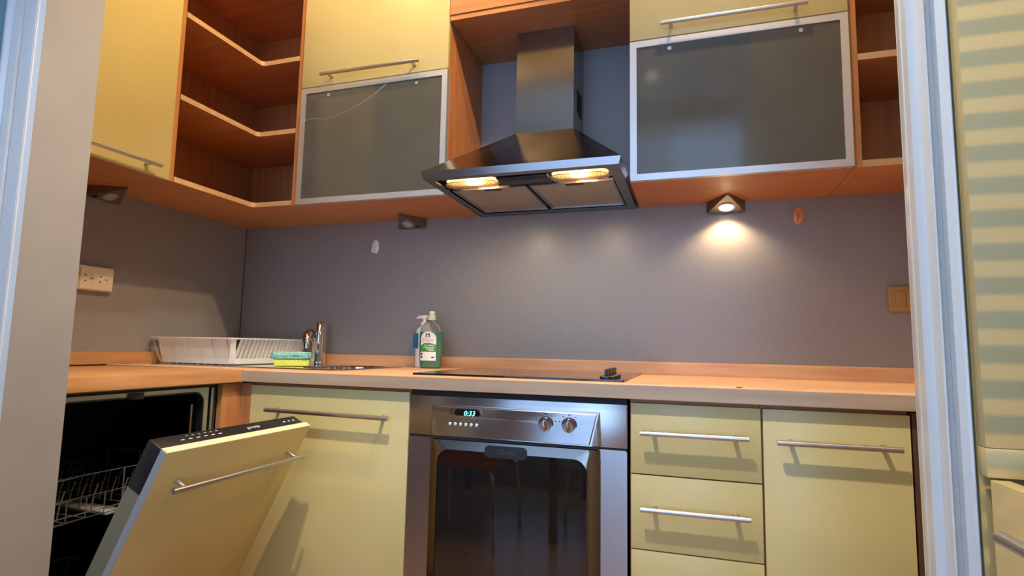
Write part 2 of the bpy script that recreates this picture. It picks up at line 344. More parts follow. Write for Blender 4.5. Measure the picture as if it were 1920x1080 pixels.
bm = B(); pl = [(0.002, ZT-0.0045), (0.002, ZT-0.040), (XL-0.003, ZT-0.040), (XL, ZT-0.037), (XL, ZT-0.005), (XL-0.0015, ZT-0.002), (XL-0.005, ZT-0.0012)]
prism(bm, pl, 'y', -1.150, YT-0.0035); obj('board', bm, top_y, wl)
obj('joint_strip', box(B(), 0.02, XL+0.0005, YT-0.0033, YT-0.0002, ZT-0.040, ZT-0.0012), grey_plastic, wl)
def upst(name, pts, label, along):
    o = obj(name, prism(B(), pts, along[0], along[1], along[2]), top_x if along[0] == 'x' else top_y); return tag(o, label, 'upstand')
z0 = ZT + 0.0004
upst('worktop_upstand', [(-0.0005, z0), (-0.018, z0), (-0.0185, z0+0.036), (-0.0165, z0+0.040), (-0.012, z0+0.042), (-0.0005, z0+0.042)], 'beech upstand strip between worktop and grey back wall', ('x', 0.0195, KR-0.001))
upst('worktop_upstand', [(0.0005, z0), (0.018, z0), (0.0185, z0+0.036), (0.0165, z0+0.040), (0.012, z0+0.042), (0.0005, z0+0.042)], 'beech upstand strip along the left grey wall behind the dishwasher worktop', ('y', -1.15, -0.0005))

# ------------------------------------------------------------------ bar handles
def handle_bm(a, b, out, r=0.0062, inset=0.030, standoff=0.030):
    """bar from a to b (bar axis), posts reaching back by standoff against direction out"""
    a, b, out = Vector(a), Vector(b), Vector(out).normalized(); d = (b-a).normalized(); bm = B()
    cyl(bm, a, b, r, seg=20)
    es = [e for e in bm.edges if len(e.link_faces) == 2 and abs(e.calc_face_angle(0)) > 1.0]
    bmesh.ops.bevel(bm, geom=es, offset=0.0012, segments=2, affect='EDGES')
    for p in (a + d*inset, b - d*inset):
        cyl(bm, p, p - out*standoff, 0.0052, seg=14); cyl(bm, p - out*(standoff-0.003), p - out*standoff, 0.0065, seg=14)
    return bm
YF = -0.5807; DT = 0.018
def front(name, x0, x1, z0, z1, parent, y=YF, m=None):
    return obj(name, box(B(), x0, x1, y, y+DT, z0, z1, 0.0012), m or yel, parent)
OX = 1.1497
# sink base cabinet
c = thing('base_cabinet', 'pale yellow single-door base cabinet under the sink, left of the oven', 'cabinet', (0.87, -0.3, 0), 'yellow base cabinets')
def carcass(x0, x1, parent, z0=0.10, z1=0.860, y0=None, y1=-0.004, m=None):
    y0 = YF+DT+0.002 if y0 is None else y0; t = 0.017; m = m or wz
    for a in (x0, x1-t): obj('side_board', box(B(), a, a+t, y0, y1, z0, z1), m, parent)
    obj('floor_board', box(B(), x0+t, x1-t, y0, y1, z0, z0+t), m, parent)
    obj('back_board', box(B(), x0+t, x1-t, y1-0.005, y1, z0+t, z1), m, parent)
    obj('top_rail', box(B(), x0+t, x1-t, y0, y0+0.06, z1-t, z1), m, parent)
sinkcab = c
carcass(0.590, OX-0.002, c, z1=0.858)
d = front('door', 0.6053, OX-0.003, 0.115, 0.852, c); obj('handle', handle_bm((0.685, YF-0.030, 0.7835), (1.098, YF-0.030, 0.7800), (0, -1, 0)), rodm, d)
obj('kickboard', box(B(), 0.60, OX-0.003, -0.53, -0.514, 0.001, 0.10), dark_wood, c)
# drawer unit
DX = 2.0476; DX0 = OX+0.6008
c = thing('drawer_cabinet', 'pale yellow drawer unit right of the oven', 'cabinet', (1.9, -0.3, 0), 'yellow base cabinets')
carcass(DX0-0.002, DX-0.002, c)
zz = [0.852, 0.6813, 0.5065, 0.331, 0.115]
for k in range(4):
    d = front('drawer', DX0+0.0015, DX-0.002, zz[k+1]+0.003, zz[k], c)
    hz = [0.784, 0.608, 0.436, 0.262][k]
    obj('handle', handle_bm((1.7765, YF-0.030, hz), (2.018, YF-0.030, hz+0.001), (0, -1, 0)), rodm, d)
obj('kickboard', box(B(), DX0, DX-0.002, -0.53, -0.514, 0.001, 0.10), dark_wood, c)
# right cabinet
RX = 2.343
c = thing('base_cabinet', 'pale yellow single-door base cabinet at the right end, beside the door frame', 'cabinet', (2.2, -0.3, 0), 'yellow base cabinets')
carcass(DX, RX-0.001, c)
d = front('door', DX+0.0025, RX-0.002, 0.115, 0.852, c); obj('handle', handle_bm((2.0755, YF-0.030, 0.782), (2.3175, YF-0.030, 0.782), (0, -1, 0)), rodm, d)
obj('kickboard', box(B(), DX+0.001, RX-0.002, -0.53, -0.514, 0.001, 0.10), dark_wood, c)
obj('end_panel', box(B(), RX+0.0015, KR-0.002, YF, YF+0.02, 0.001, 0.858), dark_wood, c)['label'] = 'dark brown filler panel'
# corner filler post and panel between sink cabinet and dishwasher
obj('corner_side_board', box(B(), 0.549, 0.567, -0.655, -0.5625, 0.10, 0.857), wz, sinkcab)['label'] = 'brown upright board facing the dishwasher'
obj('corner_front_board', box(B(), 0.5672, 0.6035, YF+0.004, -0.5625, 0.10, 0.857), wz, sinkcab)

# ------------------------------------------------------------------ oven
ov = thing('built_in_oven', 'stainless steel built-in oven with lit clock under the hob', 'oven', (OX+0.3, -0.3, 0.2))
OR = OX + 0.5945; YO = YF - 0.004
obj('body', box(B(), OX+0.016, OR-0.016, YF+0.016, -0.02, 0.262, 0.835), cav_dark, ov)
obj('top_gap_trim', box(B(), OX+0.002, OR-0.002, YF+0.004, YF+0.02, 0.846, 0.859), darkgap, ov)
# control panel: flat plate, raised bezel rim on three sides and sloped centre field
cp = obj('control_panel', box(B(), OX+0.001, OR, YO, YO+0.02, 0.740, 0.8465, 0.0022), steel, ov)
cxa, cxb = 1.2145, 1.6810
bm = B()
# centre field leans forward towards its lower edge, with triangular cheeks (continued on the door)
cza, czb, PR, INS = 0.7425, 0.8245, 0.015, 0.027
bm = B(); V = [bm.verts.new(p) for p in ((cxa, YO-0.0001, cza), (cxb, YO-0.0001, cza), (cxa+0.004, YO-0.0001, czb), (cxb-0.004, YO-0.0001, czb),
      (cxa+INS, YO-PR, cza), (cxb-INS, YO-PR, cza), (cxa+0.009, YO-0.003, czb-0.003), (cxb-0.009, YO-0.003, czb-0.003))]
for f_ in ((4, 5, 7, 6), (0, 4, 6, 2), (1, 3, 7, 5), (2, 6, 7, 3), (0, 1, 5, 4), (0, 2, 3, 1)): bm.faces.new([V[i] for i in f_])
bmesh.ops.recalc_face_normals(bm, faces=bm.faces)
bmesh.ops.bevel(bm, geom=[e_ for e_ in bm.edges if all(v.co.y < YO-0.001 for v in e_.verts)], offset=0.0035, segments=3, affect='EDGES')
obj('centre_field', bm, steel, cp)
LEAN = math.atan2(PR-0.003, czb-0.003-cza)
def yfield(z): return YO - 0.003 - (PR-0.003)*(czb-0.003-z)/(czb-0.003-cza)
def on_field(x, z, lift=0.0): return Matrix.Translation((x, yfield(z)-lift, z)) @ Matrix.Rotation(LEAN, 4, 'X') @ Matrix.Rotation(R(90), 4, 'X')
def flatprism(poly, a0, a1): return prism(B(), poly, 'z', a0, a1)
Mf = on_field(1.3195, 0.8050)
ds = obj('display', flatprism(rrect(0.072, 0.0205, 0.0100, 6, 0.005, 0), -0.001, 0.0022), blackgloss, cp, xf=Mf)
bm = B(); ringframe(bm, rrect(0.092, 0.0260, 0.0128, 6), rrect(0.072, 0.0207, 0.0101, 6, 0.005, 0), 'z', -0.001, 0.0018)
obj('display_surround', bm, chrome, cp, xf=Mf)
obj('clock_digits', text_bm('0:33', 0.0190, shear=0.25), em_digit, ds, xf=Mf @ Matrix.Translation((0.011, -0.0003, 0.0027)))
for k in range(6):
    Mb = on_field(1.2785 + k*0.0152, 0.7765)
    obj('push_button', lathe(B(), [(0.0045, 0.0), (0.0045, 0.004), (0.0036, 0.0052), (0.001, 0.0055)], (0, 0), 16), white, cp, xf=Mb)
    obj('button_ring', lathe(B(), [(0.0060, 0.0), (0.0060, 0.0016), (0.0050, 0.0016)], (0, 0), 16), print_m, cp, xf=Mb)
    obj('button_symbol', box(B(), -0.003, 0.003, 0.0115, 0.0127, 0.0, 0.0004), print_m, cp, xf=Mb)
for kx in (1.5405, 1.6010):
    Mk = on_field(kx, 0.7900)
    kn = obj('control_knob', lathe(B(), [(0.0176, 0.0), (0.0176, 0.003), (0.0162, 0.006), (0.0152, 0.014), (0.0136, 0.0165), (0.001, 0.0170)], (0, 0), 28), chrome, cp, xf=Mk)
    bm = B(); tube(bm, [(-0.0022*math.sin(q*3), 0.0132*q, 0.0170+0.0026*math.cos(q*1.3)) for q in [-1+i/5 for i in range(11)]], 0.0028, 8)
    obj('knob_grip', bm, steel, kn, xf=Mk)
    obj('knob_ring', lathe(B(), [(0.0196, 0.0), (0.0196, 0.0012), (0.0178, 0.0012)], (0, 0), 28), print_m, kn, xf=Mk)
    bm = B()
    for a in range(0, 360, 36):
        if kx > 1.57 and a in (72, 108, 252): continue
        px, pz = 0.0262*math.sin(R(a)), 0.0262*math.cos(R(a)); q = 0.0013 if a else 0.0019
        box(bm, px-q, px+q, pz-q*0.8, pz+q*0.8, 0, 0.0004)
    obj('dial_marks', bm, print_m, cp, xf=Mk)['kind'] = 'stuff'
obj('panel_gap_shade', box(B(), OX+0.0015, OR-0.0005, YO+0.004, YO+0.018, 0.7352, 0.7402), darkgap, ov)
obj('panel_gap_shade', box(B(), cxa+0.006, cxb-0.006, YO-PR*0.72, YO+0.003, 0.7352, 0.7428), darkgap, ov)  # black strips standing in for the shadow in the panel gap
# door
od = obj('oven_door', (lambda bm: (ringframe(bm, rrect(OR-OX-0.002, 0.50, 0.006, 5, (OX+OR)/2, 0.4855), rrect(0.462, 0.476, 0.022, 5, 1.4482, 0.4925), 'y', YO+0.02, YO-0.000), bm)[1])(B()), steel, ov)
# bulging frame round the window: it continues the leaning centre field of the control panel
def loop(x0, x1, z0, z1, r, n=8): return rrect(x1-x0, z1-z0, r, n, (x0+x1)/2, (z0+z1)/2)
bm = B()
LP = [(loop(cxa+0.001, cxb-0.001, 0.256, 0.7345, 0.004), YO+0.001), (loop(cxa+INS-0.002, cxb-INS+0.002, 0.282, 0.7335, 0.006), YO-PR+0.001), (loop(cxa+INS+0.001, cxb-INS-0.001, 0.285, 0.7300, 0.010), YO-PR),
      (loop(cxa+INS+0.005, cxb-INS-0.006, 0.292, 0.7100, 0.034), YO-PR-0.0045), (loop(cxa+INS+0.006, cxb-INS-0.007, 0.293, 0.7090, 0.034), YO-PR+0.004)]
Ls = [[bm.verts.new((p[0], y, p[1])) for p in lp] for lp, y in LP]; n = len(Ls[0])
for A_, C_ in zip(Ls, Ls[1:]):
    for k in range(n): bm.faces.new((A_[k], A_[(k+1) % n], C_[(k+1) % n], C_[k]))
bmesh.ops.recalc_face_normals(bm, faces=bm.faces)
obj('embossed_frame', bm, steel_v, od)
obj('window_glass', prism(B(), loop(cxa+INS+0.0058, cxb-INS-0.0068, 0.2928, 0.7092, 0.034), 'y', YO-PR-0.0005, YO-PR+0.0025), ovenglass, od)
bm = B(); prism(bm, rrect(0.114, 0.030, 0.012, 5, 1.4380, 0.7130), 'y', YO-PR-0.0065, YO-PR-0.001)
bg_ = obj('badge', bm, black, od)
obj('badge_lettering', text_bm('Candy', 0.019, shear=0.2), badge_print, od, xf=on_front(1.4380, YO-PR-0.0069, 0.7130))
tag(obj('oven_plinth', box(B(), OX+0.001, OR, YF, YF+DT, 0.115, 0.2335, 0.001), yel), 'pale yellow panel below the oven', 'panel')

# ------------------------------------------------------------------ hob
hb = thing('hob', 'thin black glass hob set in the worktop above the oven', 'hob', (1.435, -0.29, ZT+0.0003))
obj('glass_plate', prism(B(), rrect(0.590, 0.525, 0.004, 3, 1.4385, -0.3020), 'z', ZT+0.0003, ZT+0.0055), blackgloss, hb)
for (cx, cy, r_) in ((1.29, -0.42, 0.09), (1.29, -0.18, 0.072), (1.53, -0.17, 0.09), (1.51, -0.43, 0.072)):
    bm = B(); o1 = [(cx+r_*math.cos(2*math.pi*k/40), cy+r_*math.sin(2*math.pi*k/40)) for k in range(40)]; i1 = [(cx+(r_-0.002)*math.cos(2*math.pi*k/40), cy+(r_-0.002)*math.sin(2*math.pi*k/40)) for k in range(40)]
    ringframe(bm, o1, i1, 'z', ZT+0.0055, ZT+0.0057); obj('cooking_zone_ring', bm, grey_plastic, hb)
for k, y in enumerate((-0.535, -0.488, -0.441, -0.394)):
    x = 1.6870
    kn = obj('hob_knob', lathe(B(), [(0.0185, ZT+0.0057), (0.0185, ZT+0.011), (0.0165, ZT+0.0130), (0.001, ZT+0.0134)], (x, y), 24), black, hb)
    obj('knob_grip', box(B(), x-0.0042, x+0.0042, y-0.016, y+0.016, ZT+0.0128, ZT+0.0305, 0.0015), black, kn)

# ------------------------------------------------------------------ sink, tap
sk = thing('inset_sink', 'stainless inset sink with drainer in the corner of the worktop', 'sink', (0.45, -0.28, ZT-0.16))
bm = B()
ro_ = rrect(0.80, 0.44, 0.05, 6, 0.465, -0.285); ri = rrect(0.215, 0.33, 0.105, 6, 0.738, -0.285)
Z = ZT + 0.0005
loops = [(ro_, Z), (rrect(0.792, 0.432, 0.048, 6, 0.465, -0.285), Z+0.0022), (rrect(0.75, 0.40, 0.05, 6, 0.465, -0.285), Z+0.0018), (rrect(0.227, 0.342, 0.11, 6, 0.738, -0.285), Z+0.0012), (ri, Z-0.004), (rrect(0.17, 0.26, 0.08, 6, 0.738, -0.285), ZT-0.150)]
Ls = [[bm.verts.new((p[0], p[1], z)) for p in lp] for lp, z in loops]; n = len(ro_)
for A_, C_ in zip(Ls, Ls[1:]):
    for k in range(n): bm.faces.new((A_[k], A_[(k+1) % n], C_[(k+1) % n], C_[k]))
bm.faces.new(Ls[-1]); bmesh.ops.recalc_face_normals(bm, faces=bm.faces)
obj('basin', bm, chrome, sk)
bm = B()
for k in range(9): tube(bm, [(0.10+0.032*k, -0.43, Z+0.0022), (0.10+0.032*k, -0.12, Z+0.0022)], 0.0022, 6)
obj('drainer_ridges', bm, chrome, sk)['kind'] = 'stuff'
obj('drain_plug', lathe(B(), [(0.035, ZT-0.1495), (0.035, ZT-0.147), (0.02, ZT-0.1455), (0.001, ZT-0.1455)], (0.738, -0.285), 24), steel, sk)
tp = thing('mixer_tap', 'chrome single-lever mixer tap behind the sink', 'tap', (0.486, -0.10, Z+0.0022))
tx, ty, tz = 0.487, -0.102, Z+0.0022
obj('base_ring', lathe(B(), [(0.0290, tz), (0.0290, tz+0.006), (0.0265, tz+0.012), (0.001, tz+0.012)], (tx, ty), 26), chrome, tp)
bm = B(); tube(bm, [(tx, ty, tz+0.010), (tx+0.001, ty, tz+0.04), (tx+0.003, ty, tz+0.08), (tx+0.006, ty, tz+0.115), (tx+0.008, ty, tz+0.136)], 0.02, 20, radii=[0.0285, 0.0275, 0.0262, 0.0248, 0.0205]); obj('body', bm, chrome, tp)
bm = B(); tube(bm, [(tx-0.004, ty-0.010, tz+0.085), (tx-0.016, ty-0.035, tz+0.112), (tx-0.020, ty-0.070, tz+0.122), (tx-0.018, ty-0.105, tz+0.112), (tx-0.014, ty-0.128, tz+0.090), (tx-0.012, ty-0.134, tz+0.058)], 0.012, 14, radii=[0.018, 0.0175, 0.0165, 0.0160, 0.0155, 0.0145])
bmesh.ops.transform(bm, matrix=Matrix.Translation((tx, ty, 0)) @ Matrix.Rotation(R(10), 4, 'Z') @ Matrix.Diagonal((1, 0.62, 1, 1)) @ Matrix.Translation((-tx, -ty, 0)), verts=bm.verts)
obj('spout', bm, chrome, tp)
bm = B(); tube(bm, [(tx+0.008, ty, tz+0.136), (tx+0.008, ty-0.001, tz+0.150), (tx+0.009, ty-0.003, tz+0.163), (tx+0.009, ty-0.004, tz+0.168)], 0.016, 20, radii=[0.0215, 0.0185, 0.0205, 0.014]); obj('cap', bm, chrome, tp)
bm = B(); tube(bm, [(tx+0.012, ty-0.014, tz+0.158), (tx+0.022, ty-0.030, tz+0.125), (tx+0.025, ty-0.036, tz+0.085), (tx+0.020, ty-0.034, tz+0.048)], 0.008, 12, radii=[0.0130, 0.0135, 0.0115, 0.0060]); obj('lever', bm, chrome, tp)

# ------------------------------------------------------------------ dish tub, sponge, bottles
db = thing('dish_rack_tray', 'translucent white plastic dish tray with slatted sides on the drainer', 'dish tray', (0.20, -0.25, Z+0.0022))
bx0, bx1, by0, by1, zb, zr = 0.045, 0.375, -0.425, -0.075, Z+0.0045, 0.9970
obj('tray_floor', prism(B(), rrect(bx1-bx0, by1-by0, 0.02, 4, (bx0+bx1)/2, (by0+by1)/2), 'z', zb, zb+0.003), clear_pl, db)
f = 0.022
bm = B(); ringframe(bm, rrect(bx1-bx0+2*f+0.022, by1-by0+2*f+0.022, 0.03, 4, (bx0+bx1)/2, (by0+by1)/2), rrect(bx1-bx0+2*f-0.004, by1-by0+2*f-0.004, 0.025, 4, (bx0+bx1)/2, (by0+by1)/2), 'z', zr-0.005, zr); obj('rim', bm, clear_pl, db)
bm = B(); ringframe(bm, rrect(bx1-bx0+0.004, by1-by0+0.004, 0.02, 4, (bx0+bx1)/2, (by0+by1)/2), rrect(bx1-bx0-0.004, by1-by0-0.004, 0.02, 4, (bx0+bx1)/2, (by0+by1)/2), 'z', zb, zb+0.020); obj('lower_band', bm, clear_pl, db)
def slat(p, q, w, along):
    # slat from p (bottom) to q (top), width w along direction 'along'
    bm = B(); a = Vector(along)*w/2; nrm = (Vector(q)-Vector(p)).cross(Vector(along)).normalized()*0.0012
    V = [bm.verts.new(Vector(x_) + s*a + t_*nrm) for x_ in (p, q) for s in (-1, 1) for t_ in (-1, 1)]
    for f_ in ((0, 1, 3, 2), (4, 6, 7, 5), (0, 4, 5, 1), (2, 3, 7, 6), (0, 2, 6, 4), (1, 5, 7, 3)): bm.faces.new([V[i] for i in f_])
    bmesh.ops.recalc_face_normals(bm, faces=bm.faces); obj('slat', bm, clear_pl, db)
ns = 17
for k in range(ns):
    y = by0 + 0.012 + (by1-by0-0.024)*k/(ns-1)
    for xx, sx in ((bx1, 1), (bx0, -1)): slat((xx, y, zb+0.018), (xx+sx*f, y+0.004, zr-0.004), 0.0110, (0, 1, 0))
for xx, sx in ((bx1, 1), (bx0, -1)):
    for yy, sy in ((by0, -1), (by1, 1)): slat((xx-sx*0.003, yy-sy*0.003, zb+0.004), (xx+sx*(f-0.003), yy+sy*(f-0.003), zr-0.003), 0.012, (1, -sx*sy, 0))
panels = 5
for k in range(panels):
    w_ = (bx1-bx0-0.01)/panels; x = bx0 + 0.005 + w_*(k+0.5)
    for yy, sy in ((by0, -1), (by1, 1)):
        slat((x, yy, zb+0.018), (x, yy+sy*f, zr-0.004), w_*0.80, (1, 0, 0))
        slat((x+w_*0.5, yy-sy*0.004, zb+0.004), (x+w_*0.5+0.004, yy+sy*(f-0.001), zr-0.002), 0.012, (1, 0, 0))
ZK = Z + 0.0024
sp = thing('kitchen_sponge', 'yellow-green sponge with a fuzzy teal scouring pad by the sink', 'sponge', (0.553, -0.335, ZK))
rs = R(33)
sx_, sy_ = 0.553, -0.335
Msp = Matrix.Translation((sx_, sy_, ZK)) @ Matrix.Rotation(rs, 4, 'Z')
bm = B(); box(bm, -0.058, 0.058, -0.030, 0.030, 0.0002, 0.0225, 0.004, 3); obj('foam_block', bm, spg_y, sp, xf=Msp)
bm = B(); box(bm, -0.069, 0.064, -0.036, 0.036, 0.0227, 0.047, 0.0105, 4)
bmesh.ops.subdivide_edges(bm, edges=bm.edges, cuts=3, use_grid_fill=True)
for v in bm.verts: v.co += Vector((random.uniform(-1, 1), random.uniform(-1, 1), random.uniform(-0.6, 1.2)))*0.0018
obj('scouring_pad', bm, spg_g, sp, xf=Msp)

bt = thing('washing_up_liquid_bottle', 'clear bottle of green washing-up liquid with white flip cap beside the hob', 'bottle', (0.975, -0.10, ZT+0.0003))
bxc, byc = 0.9775, -0.105; EX, EY = 1.0, 0.62
prof = [(0.036, 0.0), (0.041, 0.003), (0.043, 0.012), (0.0455, 0.06), (0.0460, 0.10), (0.0458, 0.130), (0.041, 0.147), (0.030, 0.163), (0.018, 0.173), (0.0145, 0.176)]
def P(pr, g=0.0): return [(r-g, ZT+0.0005+z) for r, z in pr]
obj('bottle_shell', lathe(B(), P(prof), (bxc, byc), 36, EX, EY), clear_b, bt)
obj('soap_liquid', lathe(B(), [(r-0.0012, ZT+0.0022+z) for r, z in prof[:6]], (bxc, byc), 36, EX, EY), liquid, bt)
obj('collar', lathe(B(), [(0.0150, ZT+0.1765), (0.0155, ZT+0.179), (0.0150, ZT+0.194), (0.0110, ZT+0.1965), (0.001, ZT+0.1965)], (bxc, byc), 24), cream, bt)
obj('flip_cap', lathe(B(), [(0.008, ZT+0.1966), (0.0085, ZT+0.199), (0.0110, ZT+0.2015), (0.0115, ZT+0.206), (0.008, ZT+0.2095), (0.001, ZT+0.2105)], (bxc+0.001, byc-0.001), 24), white, bt)
def wrap(bm, z0, g, cx0=0.0):   # flat XY drawing -> wrapped on the oval bottle front
    r = 0.0462 + g
    for v in bm.verts:
        x, z, e = v.co.x + cx0, v.co.y, v.co.z
        a = max(-1.3, min(1.3, x/r)); ang = math.asin(max(-0.98, min(0.98, a)))
        v.co = Vector((bxc + (r+e)*math.sin(ang), byc - (r+e)*EY*math.cos(ang) - 0.0002, ZT + z0 + z))
    return bm
def flat(poly, h=0.0003):
    # dense strip fill so that it bends with the bottle
    bm = B(); vs = [bm.verts.new((p[0], p[1], 0)) for p in poly]; f_ = bm.faces.new(vs)
    for k in range(-8, 9):
        bmesh.ops.bisect_plane(bm, geom=bm.verts[:]+bm.edges[:]+bm.faces[:], plane_co=(k*0.004, 0, 0), plane_no=(1, 0, 0))
    return bm
arch = [(-0.031, -0.050), (0.031, -0.050), (0.031, 0.030)] + [(0.031*math.cos(R(a)), 0.030+0.026*math.sin(R(a))) for a in range(15, 180, 15)] + [(-0.031, 0.030)]
lb = obj('front_label', wrap(flat(arch), 0.078, 0.0004), lab_w, bt)
obj('label_green_band', wrap(flat([(-0.031, -0.018), (0.031, -0.018), (0.031, 0.008), (0.012, 0.014), (-0.012, 0.014), (-0.031, 0.004)]), 0.078, 0.0008), lab_g, lb)
def oval(cx, cy, rx, ry, n=18): return [(cx+rx*math.cos(2*math.pi*k/n), cy+ry*math.sin(2*math.pi*k/n)) for k in range(n)]
bm = wrap(flat(oval(-0.001, 0.040, 0.0095, 0.0075)), 0.078, 0.0008)
for e_ in ((-0.0065, 0.047), (0.0045, 0.047)):
    b2 = wrap(flat(oval(e_[0], e_[1], 0.0032, 0.0028, 10)), 0.078, 0.0008); me = bpy.data.meshes.new('t'); b2.to_mesh(me); bm.from_mesh(me); b2.free()
obj('frog_emblem', bm, lab_d, lb)
obj('frog_emblem_belly', wrap(flat(oval(-0.001, 0.039, 0.0048, 0.0055)), 0.078, 0.0011), lab_w, lb)
obj('brand_lettering', wrap(text_bm('Frosch', 0.0155, extrude=0.0001), 0.078+0.0245, 0.0009), lab_r, lb)
bm = B()
for k, (xa, xb, z_) in enumerate([(-0.014, -0.002, 0.004), (0.002, 0.024, 0.004), (-0.018, 0.026, -0.003), (-0.006, 0.022, -0.009), (0.004, 0.022, -0.014)]):
    b2 = wrap(flat([(xa, z_), (xb, z_), (xb, z_+0.003), (xa, z_+0.003)]), 0.078, 0.0011); me = bpy.data.meshes.new('t'); b2.to_mesh(me); bm.from_mesh(me); b2.free()
obj('label_small_print', bm, lab_o, lb)['kind'] = 'stuff'
bm = B()
for cx_, cy_, r_ in ((-0.0245, -0.026, 0.0042), (-0.0245, -0.037, 0.0042), (0.020, -0.038, 0.006)):
    b2 = wrap(flat(oval(cx_, cy_, r_, 0.0042 if r_ < 0.005 else 0.0025, 12)), 0.078, 0.0008); me = bpy.data.meshes.new('t'); b2.to_mesh(me); bm.from_mesh(me); b2.free()
obj('label_round_marks', bm, lab_d, lb)['kind'] = 'stuff'

b2_ = thing('soap_dispenser', 'white pump soap bottle half hidden behind the green bottle', 'bottle', (0.925, -0.055, ZT+0.0003))
pxc, pyc = 0.9200, -0.0500
obj('bottle_body', lathe(B(), [(0.030, ZT+0.0005), (0.033, ZT+0.004), (0.0335, ZT+0.13), (0.028, ZT+0.146), (0.014, ZT+0.156), (0.012, ZT+0.160)], (pxc, pyc), 30, 1.0, 0.72), white, b2_)
obj('blue_label', prism(B(), [(pxc-0.0338, ZT+0.072), (pxc-0.012, ZT+0.072), (pxc-0.012, ZT+0.128), (pxc-0.026, ZT+0.130), (pxc-0.0330, ZT+0.118)], 'y', pyc-0.0262, pyc-0.010), lab_b, b2_)
obj('pump_collar', lathe(B(), [(0.0135, ZT+0.1602), (0.0135, ZT+0.172), (0.006, ZT+0.174), (0.006, ZT+0.186), (0.001, ZT+0.186)], (pxc, pyc), 20), white, b2_)
bm = B(); tube(bm, [(pxc+0.012, pyc, ZT+0.190), (pxc, pyc, ZT+0.191), (pxc-0.022, pyc-0.002, ZT+0.190), (pxc-0.030, pyc-0.003, ZT+0.185)], 0.006, 12, radii=[0.007, 0.008, 0.006, 0.004]); obj('pump_head', bm, white, b2_)

# ------------------------------------------------------------------ dishwasher
dw = thing('dishwasher', 'slim built-in dishwasher on the left with its yellow-fronted door hanging half open', 'dishwasher', (0.3, -0.91, 0))
dy0, dy1 = -1.131, -0.662; XD = 0.556
bm = B(); t_ = 0.012
box(bm, 0.03, XD, dy0, dy0+t_, 0.10, 0.859); box(bm, 0.03, XD-0.004, dy1-t_, dy1, 0.10, 0.859); box(bm, 0.03, XD, dy0+t_, dy1-t_, 0.850, 0.859); box(bm, 0.03, XD, dy0+t_, dy1-t_, 0.10, 0.115); box(bm, 0.03, 0.04, dy0+t_, dy1-t_, 0.115, 0.850)
obj('housing', bm, darkgap, dw)
# steel front rim with rounded opening
yc_, w_ = (dy0+dy1-0.03)/2, (dy1-0.03-dy0)
bm = B(); ringframe(bm, rrect(w_-0.002, 0.739, 0.004, 8, yc_, 0.4895), rrect(w_-0.034, 0.716, 0.034, 8, yc_, 0.482), 'x', XD-0.020, XD-0.001); obj('front_rim', bm, rim_steel, dw)
bm = B(); ringframe(bm, rrect(w_-0.034, 0.716, 0.034, 8, yc_, 0.482), rrect(w_-0.042, 0.708, 0.031, 8, yc_, 0.482), 'x', XD-0.022, XD+0.001); obj('door_seal', bm, black, dw)
obj('side_bracket', box(B(), XD-0.006, XD+0.004, dy1-0.026, dy1-0.018, 0.14, 0.848), steel, dw)
obj('latch', box(B(), XD-0.015, XD+0.004, yc_-0.032, yc_+0.010, 0.832, 0.849, 0.002), black, dw)
bm = B(); o_ = rrect(w_-0.042, 0.708, 0.031, 8, yc_, 0.482); n = len(o_)
Ls = [[bm.verts.new((x, p[0], p[1])) for p in o_] for x in (XD-0.021, 0.06)]
for k in range(n): bm.faces.new((Ls[0][k], Ls[0][(k+1) % n], Ls[1][(k+1) % n], Ls[1][k]))
bm.faces.new(Ls[1]); bmesh.ops.recalc_face_normals(bm, faces=bm.faces); obj('tub', bm, tub_steel, dw)
def basket(name, zb_, zt_, x0, x1, cups):
    bm = B(); y0, y1 = dy0+0.045, dy1-0.065
    for z_ in (zb_, (zb_+zt_)/2, zt_): tube(bm, [(x0, y0, z_), (x1, y0, z_), (x1, y1, z_), (x0, y1, z_), (x0, y0, z_)], 0.0024, 6)
    for k in range(9):
        y = y0 + (y1-y0)*k/8; tube(bm, [(x0, y, zt_ if k in (0, 8) else zb_), (x0+0.001, y, zb_), (x1-0.001, y, zb_), (x1, y, zt_ if k % 4 == 0 else (zb_+zt_)/2)], 0.0016, 6)
    for k in range(11):
        x = x0 + (x1-x0)*k/10; tube(bm, [(x, y0, zt_ if k % 3 == 0 else zb_), (x, y0, zb_), (x, y1, zb_), (x, y1, zt_ if k % 3 == 0 else zb_)], 0.0016, 6)
    o = obj(name, bm, wire, dw)
    bm = B()
    for i in range(4):
        for k in range(9):
            x = x0+0.05 + (x1-x0-0.1)*k/8; y = y0+0.06+(y1-y0-0.12)*i/3
            tube(bm, [(x, y, zb_), (x, y+0.004, zb_+0.035), (x+0.006, y+0.008, zb_+0.062)], 0.0019, 6)
    obj('plate_prongs', bm, wire, o)['kind'] = 'stuff'; return o
basket('upper_basket', 0.560, 0.660, 0.10, 0.52, True)
basket('lower_basket', 0.200, 0.330, 0.10, 0.53, False)
obj('spray_arm', box(B(), 0.10, 0.50, yc_-0.02, yc_+0.02, 0.545, 0.555, 0.004), grey_plastic, dw)
bm = B(); tube(bm, [(XD-0.04, dy1-0.052, 0.62), (XD-0.04, dy1-0.052, 0.80)], 0.005, 8); obj('basket_rail', bm, chrome, dw)
